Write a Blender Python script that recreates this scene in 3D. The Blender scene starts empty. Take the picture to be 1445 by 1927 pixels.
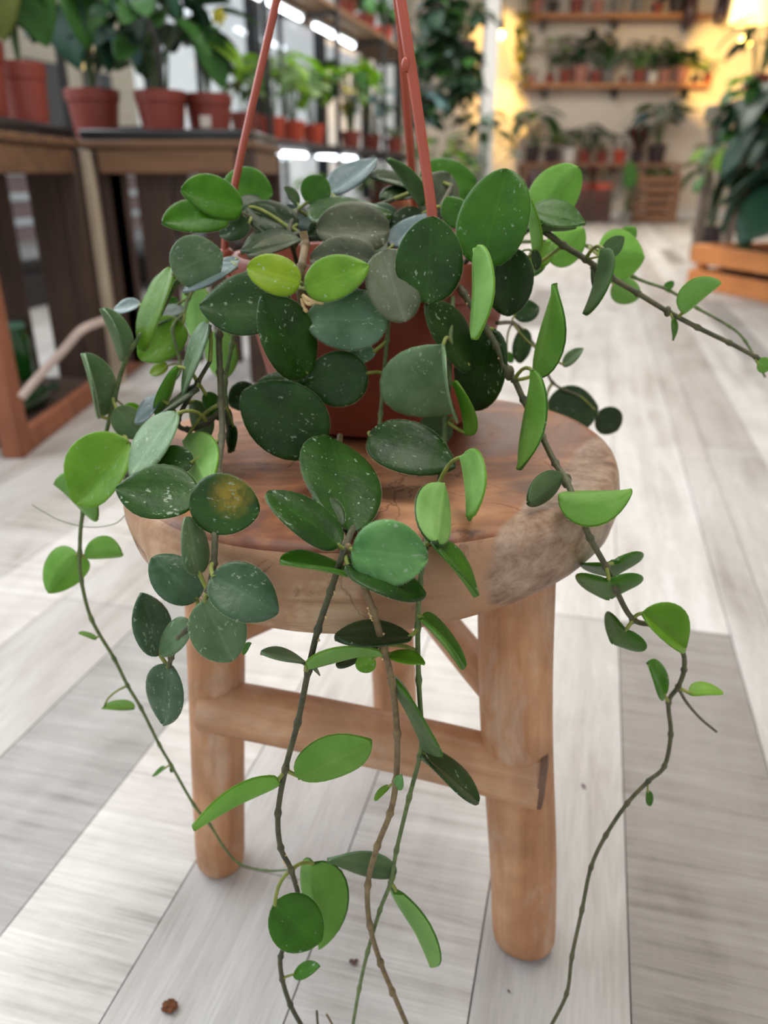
import bpy, math, random
from mathutils import Vector, Matrix
PI = math.pi
S = bpy.context.scene
COL = S.collection

# ------------------------------------------------------------------ camera
IW, IH, F = 1445.0, 1927.0, 1450.0          # photograph size and focal length in pixels
CAM_H = 0.522
PITCH = math.radians(23.6)
CP, SP = math.cos(PITCH), math.sin(PITCH)
cam = bpy.data.cameras.new('camera')
cam.sensor_fit = 'VERTICAL'
cam.sensor_height = 36.0
cam.sensor_width = 36.0 * IW / IH
cam.lens = 36.0 * F / IH
cam.clip_start = 0.02
cam.dof.use_dof = True
cam.dof.focus_distance = 0.385
cam.dof.aperture_fstop = 6.0
camo = bpy.data.objects.new('camera', cam)
camo.location = (0, 0, CAM_H)
camo.rotation_euler = (PI / 2 - PITCH, 0, 0)
COL.objects.link(camo)
S.camera = camo

# ------------------------------------------------------------------ world, lights, exposure
W = bpy.data.worlds.new('sky')
S.world = W
W.use_nodes = True
wn = W.node_tree.nodes
wl = W.node_tree.links
bgn = wn['Background']
tc = wn.new('ShaderNodeTexCoord')
sep = wn.new('ShaderNodeSeparateXYZ')
rmp = wn.new('ShaderNodeValToRGB')
rmp.color_ramp.elements[0].position = 0.0
rmp.color_ramp.elements[0].color = (1.0, 0.99, 0.98, 1)
rmp.color_ramp.elements[1].position = 0.8
rmp.color_ramp.elements[1].color = (0.70, 0.83, 1.0, 1)
wl.new(tc.outputs['Generated'], sep.inputs[0])
wl.new(sep.outputs['Z'], rmp.inputs[0])
wl.new(rmp.outputs[0], bgn.inputs['Color'])
bgn.inputs['Strength'].default_value = 0.95

def area(name, loc, target, sx, sy, power, color):
    l = bpy.data.lights.new(name, 'AREA')
    l.shape = 'RECTANGLE'
    l.size, l.size_y, l.energy, l.color = sx, sy, power, color
    o = bpy.data.objects.new(name, l)
    o.location = loc
    o.rotation_euler = (Vector(target) - Vector(loc)).to_track_quat('-Z', 'Y').to_euler()
    COL.objects.link(o)
    return o
# daylight of the shop windows on the left and unseen overhead lights added as fill
area('window_daylight', (-1.9, 1.5, 1.75), (0.1, 0.6, 0.25), 2.6, 1.5, 66, (0.9, 0.95, 1.0))
area('window_daylight_far', (-0.75, 6.0, 2.5), (1.0, 5.4, 0.0), 4.0, 0.7, 55, (0.92, 0.96, 1.0))
area('ceiling_fill_near', (0.3, 1.0, 2.9), (0.2, 0.9, 0), 1.5, 1.5, 56, (1.0, 0.95, 0.88))
area('ceiling_fill_far', (1.3, 6.5, 2.9), (1.3, 6.6, 0), 2.2, 3.6, 145, (1.0, 0.96, 0.9))
S.view_settings.view_transform = 'Standard'
S.view_settings.look = 'None'
S.view_settings.gamma = 1.0
S.view_settings.use_curve_mapping = False
S.view_settings.exposure = 0.0
S.cycles.use_denoising = True
S.cycles.max_bounces = 10
S.cycles.transparent_max_bounces = 12
S.cycles.sample_clamp_indirect = 6.0

# ------------------------------------------------------------------ geometry helpers
def ray(px, py):
    a = (px - IW / 2) / F
    b = (IH / 2 - py) / F
    return Vector((a, CP + b * SP, -SP + b * CP))
C0 = Vector((0, 0, CAM_H))
def at(px, py, Y):
    """the point of the room that lies Y metres ahead of the camera on the sight line of a pixel"""
    d = ray(px, py)
    return C0 + d * (Y / d.y)
def at_h(px, py, h):
    """the same, on the level plane of height h"""
    d = ray(px, py)
    return C0 + d * ((h - CAM_H) / d.z)
def wpx(px, Y, z=0.5):
    """metres covered by px pixels at a point Y ahead"""
    return px / F * (Y * CP + (CAM_H - z) * SP)

class MB:
    def __init__(s):
        s.v, s.f, s.m, s.c = [], [], [], []
        s.tone = None
    def face(s, idx, mi=0):
        s.f.append(idx); s.m.append(mi); s.c.append(s.tone)
    def box(s, lo, hi, M=None, mi=0):
        n = len(s.v)
        for z in (lo[2], hi[2]):
            for x, y in ((lo[0], lo[1]), (hi[0], lo[1]), (hi[0], hi[1]), (lo[0], hi[1])):
                p = Vector((x, y, z))
                s.v.append(M @ p if M else p)
        for q in ((3, 2, 1, 0), (4, 5, 6, 7), (0, 1, 5, 4), (1, 2, 6, 5), (2, 3, 7, 6), (3, 0, 4, 7)):
            s.face([n + i for i in q], mi)
        return s
    def bbox(s, lo, hi, bev=0.004, M=None, mi=0):
        """box with bevelled edges on every side (cut corners)"""
        n = len(s.v)
        b = min(bev, *[(hi[i] - lo[i]) * 0.4 for i in range(3)])
        ids = {}
        for ax in range(3):
            for sx in (0, 1):
                for sy in (0, 1):
                    for sz in (0, 1):
                        sg = (sx, sy, sz)
                        p = [(hi[i] if sg[i] else lo[i]) for i in range(3)]
                        for i in range(3):
                            if i != ax:
                                p[i] += -b if sg[i] else b
                        p = Vector(p)
                        ids[(ax, sg)] = len(s.v)
                        s.v.append(M @ p if M else p)
        def quad(a, bq, c, d, out):
            va, vb, vc = s.v[a], s.v[bq], s.v[c]
            nn = (vb - va).cross(vc - va)
            o = (M.to_3x3() @ out) if M else out
            s.face([a, bq, c, d] if nn.dot(o) >= 0 else [d, c, bq, a], mi)
        for ax in range(3):
            u, w = [(1, 2), (2, 0), (0, 1)][ax]
            for sg0 in (0, 1):
                q = []
                for (i, j) in ((0, 0), (1, 0), (1, 1), (0, 1)):
                    sg = [0, 0, 0]; sg[ax] = sg0; sg[u] = i; sg[w] = j
                    q.append(ids[(ax, tuple(sg))])
                out = Vector((0, 0, 0)); out[ax] = 1 if sg0 else -1
                quad(*q, out)
        for ax in range(3):
            u, w = [(1, 2), (2, 0), (0, 1)][ax]
            for i in (0, 1):
                for j in (0, 1):
                    s0 = [0, 0, 0]; s0[u] = i; s0[w] = j
                    s1 = list(s0); s1[ax] = 1
                    out = Vector((0, 0, 0)); out[u] = 1 if i else -1; out[w] = 1 if j else -1
                    quad(ids[(u, tuple(s0))], ids[(u, tuple(s1))], ids[(w, tuple(s1))], ids[(w, tuple(s0))], out)
        for sx in (0, 1):
            for sy in (0, 1):
                for sz in (0, 1):
                    a, b2, c = (ids[(k, (sx, sy, sz))] for k in range(3))
                    out = Vector((sx - .5, sy - .5, sz - .5))
                    nn = (s.v[b2] - s.v[a]).cross(s.v[c] - s.v[a])
                    o = (M.to_3x3() @ out) if M else out
                    s.face([a, b2, c] if nn.dot(o) >= 0 else [c, b2, a], mi)
        return s
    def tube(s, pts, rad, n=8, mi=0, cap=True):
        pts = [Vector(p) for p in pts]
        if not hasattr(rad, '__len__'):
            rad = [rad] * len(pts)
        N = len(pts)
        tan = []
        for i in range(N):
            t = pts[min(i + 1, N - 1)] - pts[max(i - 1, 0)]
            tan.append(t.normalized() if t.length > 1e-9 else Vector((0, 0, 1)))
        up = Vector((0, 0, 1)) if abs(tan[0].z) < .9 else Vector((1, 0, 0))
        nrm = (up - tan[0] * up.dot(tan[0])).normalized()
        base = len(s.v)
        for i in range(N):
            nrm = nrm - tan[i] * nrm.dot(tan[i])
            nrm.normalize()
            bi = tan[i].cross(nrm)
            for k in range(n):
                a = 2 * PI * k / n
                s.v.append(pts[i] + (nrm * math.cos(a) + bi * math.sin(a)) * rad[i])
        for i in range(N - 1):
            for k in range(n):
                k2 = (k + 1) % n
                s.face([base + i * n + k, base + i * n + k2, base + (i + 1) * n + k2, base + (i + 1) * n + k], mi)
        if cap:
            s.face([base + k for k in range(n)][::-1], mi)
            s.face([base + (N - 1) * n + k for k in range(n)], mi)
        return s
    def lathe(s, prof, n=24, mi=0, c=(0, 0, 0), wob=None):
        """profile of (radius, height) from inside/bottom round to the end; radius 0 closes"""
        base = []
        for (r, z) in prof:
            if r < 1e-6:
                base.append([len(s.v)]); s.v.append(Vector((c[0], c[1], c[2] + z)))
            else:
                row = []
                for k in range(n):
                    a = 2 * PI * k / n
                    rr, zz = r, z
                    if wob: rr, zz = wob(r, z, a)
                    row.append(len(s.v)); s.v.append(Vector((c[0] + rr * math.cos(a), c[1] + rr * math.sin(a), c[2] + zz)))
                base.append(row)
        for i in range(len(base) - 1):
            A, B = base[i], base[i + 1]
            for k in range(n):
                k2 = (k + 1) % n
                if len(A) == 1 and len(B) == 1: break
                if len(A) == 1: s.face([A[0], B[k2], B[k]][::-1], mi)
                elif len(B) == 1: s.face([A[k], A[k2], B[0]], mi)
                else: s.face([A[k], A[k2], B[k2], B[k]], mi)
        return s
    def ball(s, c, r, n=8, mi=0, sc=(1, 1, 1)):
        pr = [(0, -r * sc[2])] + [(r * math.sin(PI * i / n) * sc[0], -r * sc[2] * math.cos(PI * i / n)) for i in range(1, n)] + [(0, r * sc[2])]
        return s.lathe(pr, n + 2, mi, c)
    def mesh(s, name, mats, smooth=True, ang=None):
        me = bpy.data.meshes.new(name)
        me.from_pydata([tuple(v) for v in s.v], [], s.f)
        for m in (mats if isinstance(mats, (list, tuple)) else [mats]):
            me.materials.append(m)
        me.polygons.foreach_set('material_index', s.m)
        me.polygons.foreach_set('use_smooth', [bool(smooth)] * len(s.f))
        if any(c is not None for c in s.c):
            at_ = me.color_attributes.new('tone', 'FLOAT_COLOR', 'CORNER')
            k = 0
            for p, c in zip(s.f, s.c):
                for _ in p:
                    at_.data[k].color = c if c else (1, 1, 1, 1); k += 1
        if smooth and ang:
            try: me.set_sharp_from_angle(angle=math.radians(ang))
            except Exception: pass
        me.update()
        return me
    def build(s, name, mats, parent=None, loc=(0, 0, 0), smooth=True, ang=40, rz=0):
        return link(name, s.mesh(name, mats, smooth, ang), parent, loc, rz)

def link(name, me, parent=None, loc=(0, 0, 0), rz=0):
    o = bpy.data.objects.new(name, me)
    o.location = loc
    o.rotation_euler = (0, 0, rz)
    if parent: o.parent = parent
    COL.objects.link(o)
    return o
def thing(name, label, cat, loc=(0, 0, 0), rz=0, group=None):
    o = link(name, None, None, loc, rz)
    o.empty_display_size = 0.05
    return tag(o, label, cat, group)
def tag(o, label, cat, group=None, kind=None):
    o['label'] = label; o['category'] = cat
    if group: o['group'] = group
    if kind: o['kind'] = kind
    return o
def struct(o):
    o['kind'] = 'structure'
    return o
def spline(pts, k=6):
    """Catmull-Rom through the points"""
    P = [Vector(p) for p in pts]
    if len(P) < 3:
        return [P[0].lerp(P[1], i / k) for i in range(k + 1)]
    P = [P[0] * 2 - P[1]] + P + [P[-1] * 2 - P[-2]]
    out = []
    for i in range(1, len(P) - 2):
        a, b, c, d = P[i - 1:i + 3]
        for j in range(k):
            t = j / k
            out.append(0.5 * ((2 * b) + (c - a) * t + (2 * a - 5 * b + 4 * c - d) * t * t + (3 * b - a - 3 * c + d) * t ** 3))
    out.append(P[-2])
    return out

# ------------------------------------------------------------------ materials
def lin(r, g, b):
    def f(c):
        c /= 255.0
        return c / 12.92 if c <= 0.04045 else ((c + 0.055) / 1.055) ** 2.4
    return (f(r), f(g), f(b), 1.0)
class NT:
    """small node-tree builder"""
    def __init__(s, name):
        s.mat = bpy.data.materials.new(name)
        s.mat.use_nodes = True
        s.t = s.mat.node_tree
        s.b = s.t.nodes['Principled BSDF']
        s.out = s.t.nodes['Material Output']
    def n(s, typ, **kw):
        nd = s.t.nodes.new('ShaderNode' + typ)
        for k, v in kw.items():
            setattr(nd, k, v)
        return nd
    def l(s, a, b): s.t.links.new(a, b)
    def coord(s, kind='Object', scale=(1, 1, 1), rot=(0, 0, 0), jitter=0):
        c = s.n('TexCoord'); m = s.n('Mapping')
        m.inputs['Scale'].default_value = scale
        m.inputs['Rotation'].default_value = rot
        s.l(c.outputs[kind], m.inputs['Vector'])
        if jitter:
            oi = s.n('ObjectInfo'); mu = s.n('MATH') if False else s.n('Math', operation='MULTIPLY')
            mu.inputs[1].default_value = jitter
            s.l(oi.outputs['Random'], mu.inputs[0]); s.l(mu.outputs[0], m.inputs['Location'])
        return m.outputs[0]
    def noise(s, vec, scale=5, detail=4, rough=.55, dist=0):
        nd = s.n('TexNoise')
        nd.inputs['Scale'].default_value = scale
        nd.inputs['Detail'].default_value = detail
        nd.inputs['Roughness'].default_value = rough
        nd.inputs['Distortion'].default_value = dist
        s.l(vec, nd.inputs['Vector'])
        return nd.outputs[0]
    def ramp(s, fac, *stops):
        nd = s.n('ValToRGB')
        cr = nd.color_ramp
        while len(cr.elements) < len(stops): cr.elements.new(.5)
        for e, (p, c) in zip(cr.elements, stops):
            e.position = p
            e.color = c if hasattr(c, '__len__') else (c, c, c, 1)
        s.l(fac, nd.inputs[0])
        return nd.outputs[0]
    def mix(s, fac, a, b, mode='MIX'):
        nd = s.n('Mix', data_type='RGBA', blend_type=mode)
        for sock, v in ((nd.inputs[0], fac), (nd.inputs[6], a), (nd.inputs[7], b)):
            if hasattr(v, 'links') or hasattr(v, 'is_linked'): s.l(v, sock)
            else: sock.default_value = v
        return nd.outputs[2]
    def math(s, op, a, b=0.0):
        nd = s.n('Math', operation=op)
        for sock, v in zip(nd.inputs, (a, b)):
            if hasattr(v, 'is_linked'): s.l(v, sock)
            else: sock.default_value = v
        return nd.outputs[0]
    def bump(s, h, strength=.3, dist=.002):
        nd = s.n('Bump')
        nd.inputs['Strength'].default_value = strength
        nd.inputs['Distance'].default_value = dist
        s.l(h, nd.inputs['Height'])
        s.l(nd.outputs[0], s.b.inputs['Normal'])
        return nd.outputs[0]
    def set(s, color=None, rough=None, **kw):
        if color is not None:
            if hasattr(color, 'is_linked'): s.l(color, s.b.inputs['Base Color'])
            else: s.b.inputs['Base Color'].default_value = color
        if rough is not None:
            if hasattr(rough, 'is_linked'): s.l(rough, s.b.inputs['Roughness'])
            else: s.b.inputs['Roughness'].default_value = rough
        for k, v in kw.items():
            s.b.inputs[k].default_value = v
        return s

def plain(name, rgb, rough=.6, var=.12, scale=8, metal=0, bump=0, **kw):
    t = NT(name)
    c = lin(*rgb)
    n_ = t.noise(t.coord('Object'), scale, 4)
    t.set(t.ramp(n_, (.25, tuple(x * (1 - var) for x in c[:3]) + (1,)), (.75, tuple(min(1, x * (1 + var)) for x in c[:3]) + (1,))), rough, Metallic=metal, **kw)
    if bump: t.bump(n_, bump, .003)
    return t.mat
def emit(name, rgb, strength):
    t = NT(name)
    t.set((0.8, 0.8, 0.8, 1), .5)
    t.b.inputs['Emission Color'].default_value = lin(*rgb)
    t.b.inputs['Emission Strength'].default_value = strength
    return t.mat

def wood(name, c1, c2, c3, axis=2, scale=1.0, rough=.6, dark=.5, bump=.25, pale=0):
    """grain runs along the given local axis"""
    t = NT(name)
    sc = [14 * scale] * 3; sc[axis] = 1.3 * scale
    v = t.coord('Object', tuple(sc))
    g = t.noise(v, 3.2, 6, .62, .6)
    blot = t.noise(t.coord('Object'), 9 * scale, 5, .6, .3)
    col = t.ramp(g, (.25, lin(*c1)), (.5, lin(*c2)), (.78, lin(*c3)))
    col = t.mix(t.ramp(blot, (.38, dark), (.62, 0.0)), col, lin(*[x * .72 for x in c1]))
    if pale: col = t.mix(t.ramp(t.noise(t.coord('Object', (1, 1, .45) if axis == 2 else (1, 1, 1)), 17 * scale, 6, .65, .5), (.50, 0.0), (.66, pale)), col, lin(206, 186, 168))
    t.set(col, rough)
    t.bump(g, bump, .002)
    return t.mat

def leafmat(name, dark, mid, rough, speck=0.0, trans=.3, tcol=None, sheen=.10, blotch=None):
    t = NT(name)
    v = t.coord('Object', jitter=37.0)
    n1 = t.noise(v, 55, 4, .55)
    col = t.ramp(n1, (.3, lin(*dark)), (.72, lin(*mid)))
    if blotch:
        # a yellow patch with a place of its own: towards the tip, on one half of the blade
        b = t.noise(t.coord('Object'), 170, 5, .6, .4)
        vd = t.n('VectorMath', operation='DISTANCE'); vd.inputs[1].default_value = (-.005, .020, 0)
        t.l(t.coord('Object'), vd.inputs[0])
        m_ = t.ramp(t.math('MULTIPLY', vd.outputs['Value'], 50.0), (.18, 1.0), (.62, 0.0))
        col = t.mix(t.math('MULTIPLY', m_, t.ramp(b, (.36, .25), (.56, .95))), col, lin(*blotch))
    if speck > 0:
        vs = t.coord('Object', (1.5, .8, 1.2), jitter=91.0)
        sp = t.noise(vs, 340, 2.5, .62, .2)
        big = t.noise(v, 75, 3, .6)
        thr = t.math('ADD', sp, t.math('MULTIPLY', t.math('SUBTRACT', big, .5), .38))
        col = t.mix(t.ramp(thr, (.690 - speck * .05, 0.0), (.72 - speck * .05, .6)), col, lin(172, 190, 165))
    sx_ = t.n('SeparateXYZ'); tc_ = t.n('TexCoord')
    t.l(tc_.outputs['Object'], sx_.inputs[0])
    rib = t.ramp(t.math('MULTIPLY', t.math('ABSOLUTE', sx_.outputs['X']), 600.0), (.1, .12), (.75, 0.0))
    col = t.mix(rib, col, lin(*[min(255, x * 1.35 + 8) for x in mid]))
    oi = t.n('ObjectInfo')
    hs = t.n('HueSaturation')
    t.l(t.math('ADD', t.math('MULTIPLY', oi.outputs['Random'], .42), .74), hs.inputs['Value'])
    hs.inputs['Hue'].default_value = .5
    t.l(col, hs.inputs['Color'])
    t.set(hs.outputs[0], rough)
    t.b.inputs['Sheen Weight'].default_value = sheen
    t.b.inputs['Sheen Roughness'].default_value = .3
    t.b.inputs['Sheen Tint'].default_value = (.75, .9, .65, 1)
    t.b.inputs['Specular IOR Level'].default_value = .32
    nb = t.bump(t.math('ADD', n1, t.math('MULTIPLY', t.noise(v, 260, 3, .6), .4)), .34, .002)
    tr = t.n('BsdfTranslucent')
    tr.inputs['Color'].default_value = lin(*(tcol or mid))
    t.l(nb, tr.inputs['Normal'])
    mx = t.n('MixShader')
    mx.inputs[0].default_value = trans
    t.l(t.b.outputs[0], mx.inputs[1]); t.l(tr.outputs[0], mx.inputs[2])
    t.l(mx.outputs[0], t.out.inputs[0])
    return t.mat

# ------------------------------------------------------------------ leaf shape
def leaf_mesh(name, L, Wd, mats, nt=13, nu=9, bend=.1, fold=.1, pt=.5, th=.0011, curl=0.0, tm=.45, skew=0.0, wave=0.0, cup=0.0, seed=0, hair=False):
    """closed leaf blade: x across, y from base to tip, +z is the upper face.  mats = (upper, under)"""
    mb = MB()
    rnd = random.Random(seed)
    ph = rnd.random() * 6
    rows_t, rows_b = [], []
    us = [-math.cos(PI * k / (nu - 1)) for k in range(nu)]
    us = [math.copysign(abs(u) ** .85, u) if abs(u) > 1e-6 else 0.0 for u in us]
    for i in range(nt + 1):
        t = .5 - .5 * math.cos(PI * i / nt)
        if t < tm:
            s_ = (tm - t) / tm
            w = math.sqrt(max(0, 1 - s_ * s_)) ** .92
        else:
            s_ = (t - tm) / (1 - tm)
            w = (1 - pt) * math.sqrt(max(0, 1 - s_ * s_)) + pt * (1 - s_ ** 2.2)
        hw = max(w, .015) * Wd / 2
        # bend the mid-line round an arc that curls away from the upper face
        ang = bend * 2.0
        if abs(ang) > 1e-4:
            y0 = math.sin(ang * t) / ang * L
            z0 = -(1 - math.cos(ang * t)) / ang * L
            ty = Vector((0, math.cos(ang * t), -math.sin(ang * t)))
        else:
            y0, z0, ty = t * L, 0.0, Vector((0, 1, 0))
        nz = Vector((0, -ty.z, ty.y))
        rt, rb = [], []
        for k, u in enumerate(us):
            x = u * hw + skew * Wd * math.sin(PI * t) * .5
            f_ = fold * abs(u) * hw * 2 + cup * u * u * hw - curl * max(0, abs(u) - .55) ** 2 * hw * 3
            f_ += wave * Wd * .06 * math.sin(5 * t + 2.2 * u + ph) * abs(u)
            f_ -= .9 * th * math.exp(-(u / .14) ** 2) + 1.3 * th * math.sin(t * 30 - abs(u) * 7) * (abs(u) * (1 - abs(u)) * 4) * (wave > .9)
            p = Vector((x, y0, z0)) + nz * f_
            prof = math.sqrt(max(0.0, 1 - abs(u) ** 6)) * (1 if 0 < i < nt else .3)
            if abs(u) > .999:
                rt.append(len(mb.v)); rb.append(len(mb.v)); mb.v.append(p)
            else:
                rt.append(len(mb.v)); mb.v.append(p + nz * th * prof)
                rb.append(len(mb.v)); mb.v.append(p - nz * th * prof)
        rows_t.append(rt); rows_b.append(rb)
    for i in range(nt):
        for k in range(nu - 1):
            a, b, c, d = rows_t[i][k], rows_t[i][k + 1], rows_t[i + 1][k + 1], rows_t[i + 1][k]
            mb.face([a, b, c, d], 0)
            a, b, c, d = rows_b[i][k], rows_b[i][k + 1], rows_b[i + 1][k + 1], rows_b[i + 1][k]
            edge = k == 0 or k == nu - 2 or i in (0, nt - 1)
            mb.face([d, c, b, a], 0 if edge and len(mats) > 1 and nu > 7 else (1 if len(mats) > 1 else 0))
    if hair:                 # short pale hairs along the margin
        for side in (0, nu - 1):
            s_ = -1 if side == 0 else 1
            for i in range(nt):
                a, b = mb.v[rows_t[i][side]], mb.v[rows_t[i + 1][side]]
                m_ = max(1, int((b - a).length / .00042))
                for k in range(m_):
                    p = a.lerp(b, (k + rnd.random()) / m_)
                    e = (b - a).normalized()
                    d = Vector((s_, 0, 0)) - e * e.x * s_
                    if d.length < .05: d = Vector((s_, 0, 0))
                    d = d.normalized() * rnd.uniform(.00035, .0007) + Vector((0, rnd.uniform(-.0003, .0003), rnd.uniform(-.0003, .0003)))
                    n0 = len(mb.v)
                    mb.v += [p - e * .00005, p + e * .00005, p + d]
                    mb.face([n0, n0 + 1, n0 + 2], 2)
    for i in (0, nt):        # close the blunt ends
        seq = rows_t[i] + rows_b[i][1:-1][::-1]
        mb.face(seq if i == 0 else seq[::-1], 0)
    return mb.mesh(name, list(mats), True)

def frame(base, tip, view, face, roll):
    """3x3 columns x, y, z for a leaf whose upper ('u') or under ('l') face turns to the point view"""
    y = (tip - base).normalized()
    n = view - (base + tip) / 2
    n = (n - y * n.dot(y)).normalized()
    n = Matrix.Rotation(roll, 3, y) @ n
    z = n if face == 'u' else -n
    x = y.cross(z)
    return Matrix((x, y, z)).transposed()
# ------------------------------------------------------------------ room: floor
YAW = math.atan2(ray(1135, 330).x, ray(1135, 330).y)      # the planks run to this side of straight ahead
DX, DY = math.sin(YAW), math.cos(YAW)
def to_uv(p):  return (p.x * DY - p.y * DX, p.x * DX + p.y * DY)
def from_uv(u, v, z=0): return Vector((u * DY + v * DX, -u * DX + v * DY, z))
def floor_mat(name, axis):
    """white-washed laminate; axis 1: streaks along the plank, axis 0: saw marks across it"""
    t = NT(name)
    a = t.n('Attribute', attribute_name='tone')
    sc = (30, 1.6, 1) if axis == 1 else (3.0, 85, 1)
    n1 = t.noise(t.coord('Object', sc), 1.0, 7, .72, .5)
    n2 = t.noise(t.coord('Object', (9, 3.5, 1)), 1.0, 5, .6, .5)
    fine = t.noise(t.coord('Object', (25, 420, 1) if axis == 0 else (420, 25, 1)), 1.0, 2, .6)
    f = t.math('ADD', t.math('MULTIPLY', n1, .55), t.math('MULTIPLY', n2, .45))
    shade = t.ramp(f, (.30, (.50, .45, .42, 1)), (.46, (.84, .815, .80, 1)), (.58, (1, 1, 1, 1)))
    if axis == 0:
        shade = t.ramp(f, (.34, (.50, .46, .43, 1)), (.46, (.86, .84, .82, 1)), (.56, (1.02, 1.01, 1.0, 1)), (.66, (1.22, 1.22, 1.21, 1)))
    col = t.mix(1.0, a.outputs['Color'], shade, 'MULTIPLY')
    col = t.mix(1.0, col, t.ramp(fine, (.3, .88), (.7, 1.06)), 'MULTIPLY')
    kn = t.noise(t.coord('Object', (16, 11, 1)), 1.0, 2, .5, .2)
    col = t.mix(t.ramp(kn, (.215, .75), (.27, 0.0)), col, lin(120, 104, 98))
    t.set(col, t.ramp(n2, (.3, .42), (.7, .55)))
    t.bump(t.math('ADD', n1, fine), .12, .001)
    return t.mat
M_floor_along = floor_mat('laminate_streaked', 1)
M_floor_cross = floor_mat('laminate_sawn', 0)
M_joint = plain('floor_joint', (120, 110, 104), .8)

floor = MB().box((-5.2, -1.4, -.02), (5.6, 12.6, -.0035)).build('floor', M_joint, rz=-YAW)
struct(floor)
# edges of the plank rows read off the photograph, continued at random beyond them
rr = random.Random(5)
def edge_u(m): return to_uv(at_h(1135 + m * 1597, 1927, 0))[0]
edges = [edge_u(m) for m in (-1.036, -.793, -.594, -.377, -.16, .033, .277, .372)]
rows = list(edges)
while rows[0] > -5.1: rows.insert(0, rows[0] - rr.choice((.105, .12, .135)))
while rows[-1] < 5.4: rows.append(rows[-1] + rr.choice((.105, .12, .135)))
WHITE, PALE, GREY, TAUPE = (.63, .607, .58), (.545, .522, .497), (.37, .36, .35), (.285, .26, .24)
v_joint = to_uv(at_h(1270, 1182, 0))[1]
def is_row(i, m): return abs(rows[i] - edge_u(m)) < 1e-6
far = MB(); far_n = 0
for i in range(len(rows) - 1):
    u0, u1 = rows[i], rows[i + 1]
    v = -1.3 + rr.random() * .9
    cuts = [v]
    while v < 12.4:
        v += rr.choice((.85, 1.1, 1.28)); cuts.append(v)
    first = None
    if is_row(i, .033): cuts = [-.9, v_joint, v_joint + 1.2, v_joint + 2.3] + [v_joint + 2.3 + 1.28 * k for k in range(1, 8)]; first = (TAUPE, 1)
    if is_row(i, -1.036): cuts = [-.4, .86, 2.1] + [2.1 + 1.28 * k for k in range(1, 9)]; first = (GREY, 1)
    if is_row(i, -.793) or is_row(i, -.594) or is_row(i, -.377) or is_row(i, -.16): first = (WHITE, rr.choice((0, 1)))
    if is_row(i, -.16): first = ((.60, .57, .545), 0)
    if is_row(i, .277): first = (WHITE, 0)
    for k in range(len(cuts) - 1):
        v0, v1 = cuts[k], cuts[k + 1]
        tone = rr.choices((WHITE, PALE, TAUPE, GREY), (5, 4, .7, .4))[0]
        mi = rr.choice((0, 1))
        if first and v0 < .9 and (k < 2 or v0 < .3): tone, mi = first
        if is_row(i, .033) and k >= 1: tone, mi = (WHITE, 0) if k < 3 else (PALE, 0)
        if is_row(i, .277) and k >= 1: tone, mi = ((PALE, 0) if k % 2 else ((.52, .48, .45), 0))
        if is_row(i, .372): tone, mi = ((.47, .43, .40), 0) if v0 > .75 else (PALE, 0)
        if is_row(i, -.16) and k >= 1: tone, mi = ((WHITE, PALE)[k % 2], 0)
        g = 1 + rr.uniform(-.05, .04)
        near = v0 < 2.9 and -1.25 < (u0 + u1) / 2 < .9
        mb = MB() if near else far
        mb.tone = tuple(c * g for c in tone) + (1,)
        e = .0006
        mb.box((u0 + e, v0 + e, -.003), (u1 - e, v1 - e, rr.uniform(-.0003, .0003)), None, 0 if near else mi)
        if near:
            mb.build('plank', (M_floor_along, M_floor_cross)[mi], floor, smooth=False)
fo = far.build('planks', [M_floor_along, M_floor_cross], floor, smooth=False)
fo['kind'] = 'stuff'

# ------------------------------------------------------------------ room: walls
def wall_plaster(name, rgb):
    t = NT(name)
    n_ = t.noise(t.coord('Object'), 3, 5, .6)
    f_ = t.noise(t.coord('Object'), 60, 3, .6)
    c = lin(*rgb)
    t.set(t.ramp(n_, (.3, tuple(x * .93 for x in c[:3]) + (1,)), (.7, c)), .85)
    t.bump(f_, .15, .002)
    return t.mat
M_wall = wall_plaster('cream_plaster', (226, 214, 200))
M_white = wall_plaster('white_plaster', (228, 228, 226))
M_black = plain('black_metal', (30, 31, 34), .45, .15, 20)
M_sill = plain('dark_sill', (44, 42, 44), .6, .2)
YB = 10.9
wall_back = struct(MB().box((.2, YB, -.02), (5.4, YB + .15, 3.1)).build('wall_back', M_wall, smooth=False))
struct(MB().box((5.25, -1.2, -.02), (5.4, YB, 3.1)).build('wall_right', M_wall, smooth=False))
struct(MB().box((.45, YB - .02, 0), (5.25, YB, .09)).build('baseboard_back', M_white, smooth=False))
struct(MB().box((-5.6, -1.5, 3.1), (5.6, YB + .15, 3.2)).build('ceiling', M_white, smooth=False))
# left: a glazed shop front in a black frame that runs along the planks
WLX = -.43 - 5.9 * .26 - .52
wu = to_uv(Vector((WLX + .26 * 5.0, 5.0, 0)))[0]
wall_left = struct(MB().box((wu - .1, -1.3, -.02), (wu + .1, 11.3, .13)).build('wall_left', M_sill, rz=-YAW, smooth=False))
struct(MB().box((wu - .1, -1.3, 2.75), (wu + .1, 11.3, 3.1)).build('trim_1', M_white, rz=-YAW, smooth=False))
t_ = NT('window_glass')
gl = t_.n('BsdfGlossy'); gl.inputs['Roughness'].default_value = .02
tp = t_.n('BsdfTransparent'); tp.inputs['Color'].default_value = (.93, .96, .97, 1)
lw_ = t_.n('LayerWeight'); lw_.inputs['Blend'].default_value = .5
lw = t_.n('Math', operation='POWER'); lw.inputs[1].default_value = 4.0; t_.l(lw_.outputs['Facing'], lw.inputs[0])
ms = t_.n('MixShader')
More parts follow.
